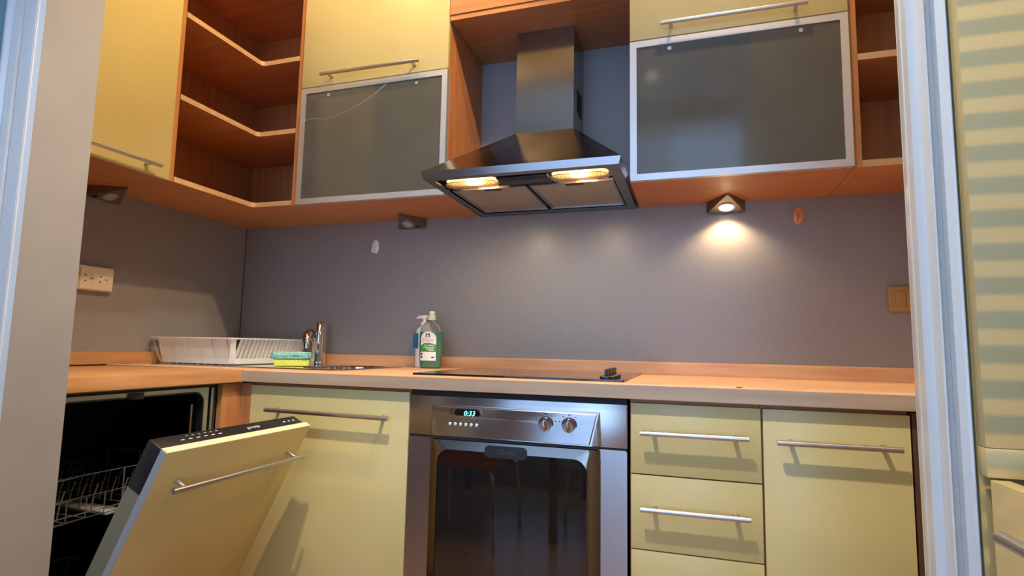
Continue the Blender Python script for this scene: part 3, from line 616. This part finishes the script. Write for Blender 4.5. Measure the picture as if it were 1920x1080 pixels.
# door, built upright in a local frame (u up the door, n outward) then tilted
th = R(26.6); Hx, Hz = 0.907 - 0.715*math.sin(th), 0.760 - 0.715*math.cos(th)
Dm = Matrix.Translation((Hx, 0, Hz)) @ Matrix.Rotation(th, 4, 'Y')
dyA, dyB = -1.131, -0.688
dd = obj('door', box(B(), -0.018, 0.0, dyA, dyB, 0.0, 0.715, 0.0012), yel, dw, xf=Dm)
dd['label'] = 'yellow laminate door panel tilted open'
obj('top_edge_band', box(B(), -0.0185, -0.0005, dyA+0.0005, dyB-0.0005, 0.7152, 0.7157), yel_edge, dd, xf=Dm)
obj('side_edge_band', box(B(), -0.0175, -0.0008, dyA-0.0006, dyA-0.0001, 0.001, 0.714), grey_plastic, dd, xf=Dm)
obj('inner_shell', box(B(), -0.060, -0.0185, dyA+0.003, dyB-0.003, 0.02, 0.606, 0.003), galv, dd, xf=Dm)
bm = B(); box(bm, -0.060, -0.0185, dyA+0.002, dyB-0.002, 0.6065, 0.7125, 0.004); cs = obj('control_strip', bm, black, dd, xf=Dm)
bm = B(); box(bm, -0.072, -0.0603, dyA+0.025, dyB-0.025, 0.06, 0.700, 0.010, 3); obj('steel_liner', bm, rim_steel, dd, xf=Dm)
Mtop = Dm @ Matrix.Translation((-0.040, 0, 0.7128)) @ Matrix.Rotation(R(90), 4, 'Z')
obj('maker_lettering', text_bm('gorenje', 0.014, extrude=0.0002), printw, dd, xf=Mtop @ Matrix.Translation((-0.86, 0, 0)))
bm = B()
for k in range(6): box(bm, -1.07+0.020*k, -1.061+0.020*k, -0.004, -0.0015, 0, 0.0004); box(bm, -1.05+0.016*k, -1.044+0.016*k, 0.008, 0.0095, 0, 0.0004)
for k in range(3): box(bm, -0.755+0.018*k, -0.748+0.018*k, -0.003, 0.001, 0, 0.0004)
obj('control_marks', bm, printw, dd, xf=Mtop)['kind'] = 'stuff'
bm = handle_bm((0.031, -1.106, 0.642), (0.031, -0.703, 0.642), (1, 0, 0), inset=0.030, standoff=0.031); obj('handle', bm, rodm, dd, xf=Dm)

# ------------------------------------------------------------------ wall cabinets
YU = -0.3292; ZB = 1.4862; ZM = 1.9274; ZTOP = 2.375
UL, UR, VL, VR = 0.5168, 1.1148, 1.724, 2.3233
def wall_cab(x0, x1, label, hx, cable=False):
    c = thing('wall_cabinet', label, 'cabinet', ((x0+x1)/2, -0.16, ZB), 'wall cabinets with a grey glass flap')
    t = 0.018; y0, y1 = YU+0.021, -0.0015
    for a, b in ((x0+0.001, x0+t), (x1-t, x1-0.001)): obj('side_panel', box(B(), a, b, y0, y1, ZB, ZTOP), wz, c)
    bm = B(); box(bm, x0+t+0.0003, x1-t-0.0003, y0, y1, ZB, ZB+t); obj('bottom_panel', bm, wx, c)
    for a in (ZTOP-t, ZM-0.009): obj('inner_shelf', box(B(), x0+t+0.0003, x1-t-0.0003, y0, y1, a, a+t), wx, c)
    bm = B(); box(bm, x0+t+0.0003, x1-t-0.0003, y1-0.004, y1, ZB+t, ZTOP-t); obj('back_panel', bm, wz, c)
    g = 0.002; fw_ = 0.020
    ou = [(x1-g, ZM-g), (x0+g, ZM-g), (x0+g, ZB+0.0), (x1-g, ZB+0.0)]; iw = [(x1-g-fw_, ZM-g-fw_), (x0+g+fw_, ZM-g-fw_), (x0+g+fw_, ZB+fw_), (x1-g-fw_, ZB+fw_)]
    bm = B(); ringframe(bm, ou, iw, 'y', YU, YU+0.019); fl = obj('glass_flap_frame', bm, alu, c)
    iw2 = [(p[0] + (0.0025 if p[0] > (x0+x1)/2 else -0.0025), p[1] + (0.0025 if p[1] > 1.7 else -0.0025)) for p in iw]
    obj('glass_pane', prism(B(), iw2, 'y', YU+0.0035, YU+0.0075), frost, fl)
    for hxx in (x0+0.12, x1-0.12): obj('hinge_cup', lathe(B(), [(0.006, 0), (0.006, 0.002), (0.001, 0.0022)], (0, 0), 14), alu, fl, xf=on_front(hxx, YU+0.0036, ZM-0.036))
    d = front('flap_door', x0+g, x1-g, ZM+0.002, ZTOP-0.002, c, y=YU)
    obj('handle', handle_bm((hx[0], YU-0.030, 1.9575), (hx[1], YU-0.030, 1.9545), (0, -1, 0)), rodm, d)
    if cable:
        pts = [(0.539, 1.804), (0.57, 1.808), (0.62, 1.800), (0.67, 1.806), (0.73, 1.824), (0.79, 1.850), (0.84, 1.878), (0.875, 1.904)]
        obj('crack_line', tube(B(), [(p[0], YU+0.0032, p[1]) for p in pts], 0.0009, 6), alu, fl)
    return c
wall_cab(UL, UR, 'wall cabinet left of the hood, yellow flap above cracked grey glass flap', (0.619, 1.017), True)
wall_cab(VL, VR, 'wall cabinet right of the hood, wider in view, glass flap with a lit lamp beneath', (1.8193, 2.219))
# bridge over the hood
ZS = 2.1018
br = thing('hood_bridge_cabinet', 'beech boxing bridging the two wall cabinets above the hood chimney', 'cabinet', ((UR+VL)/2, -0.16, ZS))
obj('bottom_panel', box(B(), UR+0.0005, VL-0.0005, YU+0.006, -0.0015, ZS, ZS+0.018), wx, br)
obj('front_panel', box(B(), UR+0.0005, VL-0.0005, YU+0.002, YU+0.020, ZS+0.019, ZTOP), wx, br)
# corner shelf unit (L-shaped open shelves)
XU = 0.3283; YD = -0.690
cs_ = thing('corner_shelf_unit', 'open beech corner shelf unit between the left yellow door and the glass cabinet', 'shelf unit', (0.2, -0.25, ZB))
e = 0.004
def Lpoly(r=0.018): 
    pts = [(0.0015, -0.0015), (UL-0.019, -0.0015), (UL-0.019, YU+e)]
    cx_, cy_ = XU+r, YU+e-r          # concave inner corner, eased
    for k in range(0, 7): a = R(90+90*k/6); pts.append((cx_ + r*math.cos(a), cy_ + r*math.sin(a)))
    pts += [(XU, YD+0.0190), (0.0015, YD+0.0190)]
    return pts
def inset_edge(z0, z1):
    L_ = Lpoly(); bm = B(); path = [(L_[i][0], L_[i][1]) for i in range(2, len(L_)-1)]
    off = 0.0012; n_ = len(path); out_ = []
    for i, p in enumerate(path):
        a = Vector(path[max(i-1, 0)]); b = Vector(path[min(i+1, n_-1)]); t = (b-a).normalized(); nn = Vector((-t.y, t.x)); out_.append(nn)
    s = -1 if (Vector((XU, -0.5)) + out_[-1]*0.01).x < XU else 1
    Va = []; 
    for i, p in enumerate(path):
        q0 = Vector(p) + out_[i]*off*s; q1 = Vector(p) - out_[i]*0.001*s
        Va.append([bm.verts.new((q0.x, q0.y, z0)), bm.verts.new((q0.x, q0.y, z1)), bm.verts.new((q1.x, q1.y, z1)), bm.verts.new((q1.x, q1.y, z0))])
    for A_, C_ in zip(Va, Va[1:]):
        for k in range(4): bm.faces.new((A_[k], A_[(k+1) % 4], C_[(k+1) % 4], C_[k]))
    bm.faces.new(Va[0]); bm.faces.new(Va[-1][::-1]); bmesh.ops.recalc_face_normals(bm, faces=bm.faces)
    return bm
for z_ in (ZB, 1.7612, 2.0434, 2.357):
    sh = obj('shelf', prism(B(), Lpoly(), 'z', z_, z_+0.018), wx, cs_)
    obj('edge_band', inset_edge(z_+0.0004, z_+0.0176), edge, sh)
obj('side_panel', box(B(), 0.0015, XU-0.001, YD+0.0005, YD+0.0185, ZB, 2.375), wz, cs_); obj('side_panel', box(B(), UL-0.0185, UL-0.0005, YU+0.006, -0.0015, ZB, 2.375), wz, cs_)
for z0_, z1_ in ((ZB+0.018, 1.7612), (1.7792, 2.0434), (2.0614, 2.357)):
    obj('back_panel', box(B(), 0.0016, 0.005, YD+0.0192, -0.0052, z0_+0.0002, z1_-0.0002), wz, cs_); obj('back_panel', box(B(), 0.0016, UL-0.0192, -0.0050, -0.0016, z0_+0.0002, z1_-0.0002), wz, cs_)
# left yellow wall cabinet
lc = thing('wall_cabinet', 'tall yellow-doored wall cabinet at the far left beside the door frame', 'cabinet', (0.16, -0.9, ZB))
LY0 = -1.135
for a in (YD-0.0185, LY0): obj('side_panel', box(B(), 0.0015, XU-0.018, a, a+0.018, ZB, ZTOP), wz, lc)
obj('bottom_panel', box(B(), 0.0015, XU-0.018, LY0+0.0185, YD-0.019, ZB, ZB+0.018), wy, lc); obj('top_panel', box(B(), 0.0015, XU-0.018, LY0+0.0185, YD-0.019, ZTOP-0.018, ZTOP), wy, lc)
d = obj('door', box(B(), XU-0.016, XU+0.002, LY0+0.001, YD+0.001, ZB, ZTOP-0.001, 0.0012), yel, lc)
obj('handle', handle_bm((XU+0.032, -1.06, 1.5105), (XU+0.032, -0.742, 1.5135), (1, 0, 0)), rodm, d)
# right open shelves
rs_ = thing('end_shelf_unit', 'open beech shelf unit at the right end of the wall cabinets', 'shelf unit', (2.48, -0.16, ZB))
SX0, SX1 = VR+0.0005, KR-0.002; y0 = YU+0.019
obj('side_panel', box(B(), SX0, SX0+0.0205, y0-0.0005, -0.0015, ZB, ZTOP), wz, rs_)
for z_ in (ZB, 1.7895, 2.085, 2.357):
    sh = obj('shelf', box(B(), SX0+0.021, SX1, y0, -0.006, z_, z_+0.019), wx, rs_); obj('edge_band', box(B(), SX0+0.021, SX1, y0-0.0012, y0-0.0001, z_+0.0003, z_+0.0187), edge, sh)
obj('back_panel', box(B(), SX0+0.021, SX1, -0.0055, -0.0015, ZB, ZTOP), wz, rs_)

# ------------------------------------------------------------------ hood
hd = thing('cooker_hood', 'stainless steel chimney cooker hood with two lit lamps above the hob', 'hood', (1.422, -0.26, 1.481))
HL, HR, HY, HZ = 1.1235, 1.7211, -0.5228, 1.4810
def quads(bm, loops, close=True):
    Ls = [[bm.verts.new(p) for p in lp] for lp in loops]; n = len(Ls[0])
    for A_, C_ in zip(Ls, Ls[1:]):
        for k in range(n if close else n-1): bm.faces.new((A_[k], A_[(k+1) % n], C_[(k+1) % n], C_[k]))
    return Ls
CL, CR, CY = 1.3145, 1.5207, -0.1825
bm = B(); yb = -0.0015
Ls = quads(bm, [[(HL+0.006, HY+0.006, HZ), (HR-0.006, HY+0.006, HZ), (HR-0.001, yb, HZ), (HL+0.001, yb, HZ)],
                [(HL, HY, HZ+0.021), (HR, HY, HZ+0.021), (HR, yb, HZ+0.021), (HL, yb, HZ+0.021)]])
obj('lip', bm, steel, hd, sm=False)
bm = B(); quads(bm, [[(HL, HY, HZ+0.0212), (HR, HY, HZ+0.0212), (HR, yb, HZ+0.0212), (HL, yb, HZ+0.0212)],
                [(CL-0.001, CY-0.001, 1.7286), (CR+0.001, CY-0.001, 1.7286), (CR+0.001, yb, 1.7286), (CL-0.001, yb, 1.7286)]])
bmesh.ops.recalc_face_normals(bm, faces=bm.faces)
obj('canopy', bm, steel_v, hd, sm=False)
bm = B(); quads(bm, [[(CL, CY, 1.7288), (CR, CY, 1.7288), (CR, yb, 1.7288), (CL, yb, 1.7288)], [(CL, CY, ZS-0.0002), (CR, CY, ZS-0.0002), (CR, yb, ZS-0.0002), (CL, yb, ZS-0.0002)]])
bmesh.ops.recalc_face_normals(bm, faces=bm.faces)
ch = obj('chimney', bm, steel_ch, hd, sm=False)
obj('chimney_vent', box(B(), CR+0.0002, CR+0.0008, -0.122, -0.040, 1.812, 1.898), darkgap, ch)
# underside
ZU = HZ + 0.004
bm = B(); ringframe(bm, [(HR-0.006, yb), (HL+0.006, yb), (HL+0.006, HY+0.006), (HR-0.006, HY+0.006)], [(HR-0.036, -0.048), (HL+0.030, -0.048), (HL+0.030, HY+0.034), (HR-0.036, HY+0.034)], 'z', HZ+0.0001, HZ+0.0060)
obj('underside_rim', bm, steel_v, hd, sm=False)
obj('inner_plate', box(B(), HL+0.028, HR-0.030, HY+0.030, -0.044, HZ+0.014, HZ+0.018), steel_v, hd)
for xa, xb in ((1.1585, 1.4070), (1.4190, 1.6800)):
    fl_ = obj('grease_filter', box(B(), xa+0.006, xb-0.006, -0.352, -0.062, HZ+0.0060, HZ+0.0110), filt, hd)
    bm = B(); ringframe(bm, [(xb, -0.055), (xa, -0.055), (xa, -0.360), (xb, -0.360)], [(xb-0.007, -0.063), (xa+0.007, -0.063), (xa+0.007, -0.352), (xb-0.007, -0.352)], 'z', HZ+0.0030, HZ+0.0115); obj('filter_frame', bm, steel, fl_)
    xm = (xa+xb)/2 + 0.01; obj('filter_latch', box(B(), xm-0.028, xm+0.028, -0.349, -0.338, HZ+0.0015, HZ+0.0058, 0.001), black, fl_)
obj('switch_strip', box(B(), 1.342, 1.500, -0.457, -0.388, HZ+0.0012, HZ+0.0138, 0.003), black, hd)
bm = B()
for k in range(5): box(bm, 1.362+0.024*k, 1.378+0.024*k, -0.440, -0.425, HZ-0.0006, HZ+0.0010, 0.0005)
obj('switch_buttons', bm, blackgloss, hd)['kind'] = 'stuff'
for xa, xb, xm in ((1.166, 1.338, 1.262), (1.504, 1.676, 1.590)):
    sh_ = rrect(xb-xa, 0.072, 0.034, 7, (xa+xb)/2, -0.420)
    cv = obj('lamp_cover', prism(B(), sh_, 'z', HZ+0.0008, HZ+0.0036), hood_cover, hd)
    bm = B()
    for k in range(13): box(bm, xa+0.022+0.0105*k, xa+0.0245+0.0105*k, -0.450, -0.390, HZ-0.0002, HZ+0.0006)
    obj('cover_ribs', bm, hood_cover, cv)['kind'] = 'stuff'
    obj('bulb', lathe(B(), [(0.003, HZ+0.0060), (0.018, HZ+0.0064), (0.020, HZ+0.0090), (0.016, HZ+0.0130), (0.002, HZ+0.0135)], (xm, -0.420), 18, 1.5, 1.0), em_hood, hd)
    obj('reflector', prism(B(), rrect(xb-xa-0.004, 0.066, 0.032, 7, (xa+xb)/2, -0.420), 'z', HZ+0.0136, HZ+0.0139), emis('hood_lamp_reflector', (1.0, 0.66, 0.28), 1.6), hd)
    light('hood_bulb_light', 'SPOT', (xm, -0.418, HZ-0.012), 4.0, (1.0, 0.80, 0.50), spot_size=R(160), spot_blend=0.7, shadow_soft_size=0.02, aim=(xm, -0.30, 0.9))

# ------------------------------------------------------------------ triangular under-cabinet lights
def tri_lamp(origin, ang, label, lit, group='triangular under-cabinet lamps', switch=0):
    """local frame: x along the back edge, y forward (apex) ; wedge thin at the apex"""
    c = thing('under_cabinet_lamp', label, 'lamp', origin, group)
    Mx = Matrix.Translation(origin) @ Matrix.Rotation(ang, 4, 'Z')
    w, dpt, hb_, ha = 0.062, 0.115, 0.0375, 0.003
    A = [(-w, 0, 0), (w, 0, 0), (0, -dpt, 0)]; C = [(-w, 0, -hb_), (w, 0, -hb_), (0, -dpt, -ha)]
    bm = B(); a = [bm.verts.new(p) for p in A]; b = [bm.verts.new(p) for p in C]
    bm.faces.new(a); bm.faces.new(b[::-1])
    for k in range(3): bm.faces.new((a[k], a[(k+1) % 3], b[(k+1) % 3], b[k]))
    bmesh.ops.recalc_face_normals(bm, faces=bm.faces); bmesh.ops.bevel(bm, geom=bm.edges[:], offset=0.0015, segments=2, affect='EDGES')
    obj('housing', bm, lampbody, c, xf=Mx, sm=False)
    tilt = math.atan2(hb_-ha, dpt)
    cy = -0.036; cz = -(hb_ + (ha-hb_)*(-cy)/dpt)
    Ml = Mx @ Matrix.Translation((0, cy, cz)) @ Matrix.Rotation(-tilt, 4, 'X') @ Matrix.Rotation(R(180), 4, 'X')
    obj('bezel_ring', lathe(B(), [(0.0285, -0.001), (0.0285, 0.002), (0.0225, 0.003), (0.0215, 0.001)], (0, 0), 28), steel, c, xf=Ml)
    obj('lens', lathe(B(), [(0.0205, 0.0005), (0.0205, 0.0028), (0.012, 0.0042), (0.001, 0.0046)], (0, 0), 26), em_lamp if lit else lens_off, c, xf=Ml)
    if switch:
        sy = -0.016; sz = -(hb_ + (ha-hb_)*(-sy)/dpt)
        bm = B(); box(bm, -0.007, 0.007, -0.006, 0.006, -0.001, 0.003); obj('rocker_switch', bm, black, c, xf=Mx @ Matrix.Translation((switch*0.040, sy, sz)) @ Matrix.Rotation(-tilt, 4, 'X') @ Matrix.Rotation(R(180), 4, 'X'))
    if lit:
        p = Ml @ Vector((0, 0, 0.012)); q = Ml @ Vector((0, 0, 1))
        light('under_cabinet_lamp_light', 'SPOT', p, 4.4, (1.0, 0.72, 0.38), spot_size=R(135), spot_blend=0.6, shadow_soft_size=0.012, aim=(p.x+0.01, p.y-0.02, 0.9))
    return c
tri_lamp((2.0110, -0.010, ZB-0.0005), 0, 'lit triangular metal lamp under the right wall cabinet', True)
tri_lamp((0.8300, -0.010, ZB-0.0005), 0, 'unlit triangular metal lamp under the cabinet left of the hood', False, switch=0.9)
tri_lamp((0.0080, -0.6600, ZB-0.0005), R(90), 'unlit triangular metal lamp on the far left under the yellow wall cabinet', False, switch=-0.9)

# ------------------------------------------------------------------ wall fittings
def oval_hook(x, z, m, label):
    c = thing('adhesive_hook', label, 'hook', (x, -0.001, z-0.03), 'oval adhesive hooks')
    obj('backplate', lathe(B(), [(0.0165, 0.0), (0.0165, 0.003), (0.0140, 0.0050), (0.001, 0.0055)], (0, 0), 28, 1.0, 1.72), m, c, xf=on_front(x, -0.0008, z))
    bm = B(); tube(bm, [(x, -0.005, z+0.012), (x, -0.009, z-0.002), (x, -0.014, z-0.016), (x, -0.020, z-0.023), (x+0.001, -0.026, z-0.020), (x+0.001, -0.028, z-0.012)], 0.005, 10, radii=[0.003, 0.0045, 0.005, 0.005, 0.0045, 0.0035]); obj('hook_arm', bm, m, c)
oval_hook(0.663, 1.382, white, 'white oval adhesive hook on the grey back wall')
oval_hook(2.2335, 1.4277, orange_pl, 'orange oval adhesive hook below the right wall cabinet')
# double socket on the left wall
so = thing('double_socket', 'ivory double power socket on the left wall', 'socket', (0.002, -0.662, 1.14))
sy0, sy1, sz0, sz1 = -0.7180, -0.6030, 1.1420, 1.2220
bm = B(); prism(bm, rrect(sy1-sy0, sz1-sz0, 0.007, 4, (sy0+sy1)/2, (sz0+sz1)/2), 'x', 0.0006, 0.020)
bmesh.ops.bevel(bm, geom=[e_ for e_ in bm.edges if all(v.co.x > 0.019 for v in e_.verts)], offset=0.004, segments=3, affect='EDGES')
obj('cover_plate', bm, socketw, so)
Mx = Matrix.Rotation(R(90), 4, 'Y')
for cyy in (-0.6890, -0.6400):
    czz = 1.1810
    Ms = Matrix.Translation((0.020, cyy, czz)) @ Matrix.Rotation(R(90), 4, 'Y')
    dsk = obj('socket_face', lathe(B(), [(0.0205, -0.002), (0.0205, 0.0006), (0.0190, 0.0009), (0.0185, -0.0002), (0.001, -0.0002)], (0, 0), 28), socketw, so, xf=Ms)
    bm = B()
    for py, pz in ((-0.009, 0.009), (-0.009, -0.009)): lathe(bm, [(0.0026, -0.0003), (0.0026, 0.0003)], (-pz, py), 12)
    lathe(bm, [(0.0030, -0.0003), (0.0030, 0.0003)], (0.0, 0.010), 12)
    obj('pin_holes', bm, darkgap, dsk, xf=Ms)['kind'] = 'stuff'; 
    bm = B(); tube(bm, [(0.020, cyy+0.010, czz), (0.026, cyy+0.010, czz)], 0.0016, 8); obj('earth_pin', bm, chrome, dsk)
# switch on the back wall, right
sw = thing('light_switch', 'ochre double rocker switch on the back wall beside the door frame', 'switch', (2.53, -0.002, 1.11))
bm = B(); prism(bm, rrect(0.115, 0.080, 0.009, 4, 2.5345, 1.1520), 'y', -0.0006, -0.014)
bmesh.ops.bevel(bm, geom=[e_ for e_ in bm.edges if all(v.co.y < -0.013 for v in e_.verts)], offset=0.004, segments=3, affect='EDGES')
obj('cover_plate', bm, switchm, sw)
for xa, xb in ((2.4935, 2.5205), (2.5215, 2.5750)):
    obj('rocker', box(B(), xa, xb, -0.0175, -0.0138, 1.1290, 1.1750, 0.0012), switchm, sw)

# ------------------------------------------------------------------ right: yellow cupboard built into the partition
ty_ = thing('tall_cupboard', 'yellow cupboard beside the door frame striped with light from the blind', 'cupboard', (2.45, -1.24, 0))
TX0, TX1, TY = 2.1868, 2.790, -1.300
bm = B(); box(bm, TX0+0.001, TX0+0.017, TY+0.020, -1.182, 0.02, 2.40); box(bm, TX1-0.016, TX1, TY+0.020, -1.182, 0.02, 2.40); box(bm, TX0+0.017, TX1-0.016, -1.186, -1.182, 0.02, 2.40); box(bm, TX0+0.017, TX1-0.016, TY+0.020, -1.186, 0.02, 0.036)
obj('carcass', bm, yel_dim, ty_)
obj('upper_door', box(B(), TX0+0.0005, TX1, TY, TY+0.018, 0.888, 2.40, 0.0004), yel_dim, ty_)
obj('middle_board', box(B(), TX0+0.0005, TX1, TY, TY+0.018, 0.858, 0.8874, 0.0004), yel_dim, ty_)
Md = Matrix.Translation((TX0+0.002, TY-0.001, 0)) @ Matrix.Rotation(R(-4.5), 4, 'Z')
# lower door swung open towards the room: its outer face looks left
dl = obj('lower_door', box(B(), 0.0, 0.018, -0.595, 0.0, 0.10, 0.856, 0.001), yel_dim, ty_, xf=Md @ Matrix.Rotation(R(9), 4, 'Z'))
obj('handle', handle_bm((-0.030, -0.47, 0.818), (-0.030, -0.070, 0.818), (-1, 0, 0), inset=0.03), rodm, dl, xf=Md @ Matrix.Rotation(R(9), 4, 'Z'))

# ------------------------------------------------------------------ ceiling spots (fittings)
for (x, y) in SPOTS + ROOM:
    k = thing('ceiling_spotlight', 'round recessed ceiling spotlight ' + {0: 'above the left wall cabinets', 1: 'above the right wall cabinets', 2: 'added near the kitchen opening to brighten the left wall cabinets', 3: 'over the room just outside the kitchen opening', 4: 'over the end of the dining table'}[(SPOTS+ROOM).index((x, y))], 'lamp', (x, y, HC-0.012), 'recessed ceiling spotlights')
    bm = B(); lathe(bm, [(0.036, HC-0.012), (0.045, HC-0.010), (0.047, HC-0.0002), (0.034, HC-0.0002), (0.034, HC-0.008)], (x, y), 28); obj('bezel', bm, chrome, k)
    obj('lens', lathe(B(), [(0.001, HC-0.0135), (0.030, HC-0.0128), (0.033, HC-0.0122)], (x, y), 24), em_ceil, k)

# ------------------------------------------------------------------ dining chairs and table behind the camera (seen in the oven glass)
def chair(x, y, rot, label):
    c = thing('dining_chair', label, 'chair', (x, y, 0), 'dining chairs reflected in the oven glass')
    Mc = Matrix.Translation((x, y, 0)) @ Matrix.Rotation(rot, 4, 'Z')
    bm = B(); prism(bm, rrect(0.40, 0.40, 0.06, 5), 'z', 0.380, 0.455); obj('seat', bm, sunset, c, xf=Mc)
    bm = B(); prism(bm, rrect(0.38, 0.22, 0.05, 5, 0, 0.76), 'y', 0.185, 0.20); obj('backrest', bm, sunset, c, xf=Mc)
    for sx, sy in ((-1, -1), (1, -1), (-1, 1), (1, 1)):
        bm = B(); tube(bm, [(sx*0.12, sy*0.12, 0.379), (sx*0.17, sy*0.17, 0.372), (sx*0.20, sy*0.20, 0.34), (sx*0.215, sy*0.215, 0.18), (sx*0.22, sy*0.22, 0.001)], 0.010, 10); obj('leg', bm, chrome, c, xf=Mc)
    for sx in (-1, 1):
        bm = B(); tube(bm, [(sx*0.15, 0.205, 0.440), (sx*0.155, 0.211, 0.48), (sx*0.155, 0.211, 0.70)], 0.009, 8); obj('back_post', bm, chrome, c, xf=Mc)
chair(0.75, -2.09, R(0), 'red-brown dining chair with chrome legs tucked under the table with its back to the kitchen')
chair(1.43, -2.60, R(-90), 'red-brown dining chair with chrome legs at the end of the table by the window')
tb = thing('dining_table', 'dark dining table with square steel legs behind the viewpoint', 'table', (0.80, -2.55, 0))
obj('tabletop', box(B(), 0.36, 1.24, -3.02, -2.07, 0.72, 0.745, 0.004), dark_wood, tb)
for x in (0.39, 1.21):
    for y in (-2.99, -2.10): obj('leg', box(B(), x-0.02, x+0.02, y-0.02, y+0.02, 0.001, 0.7195, 0.002), steel_v, tb)
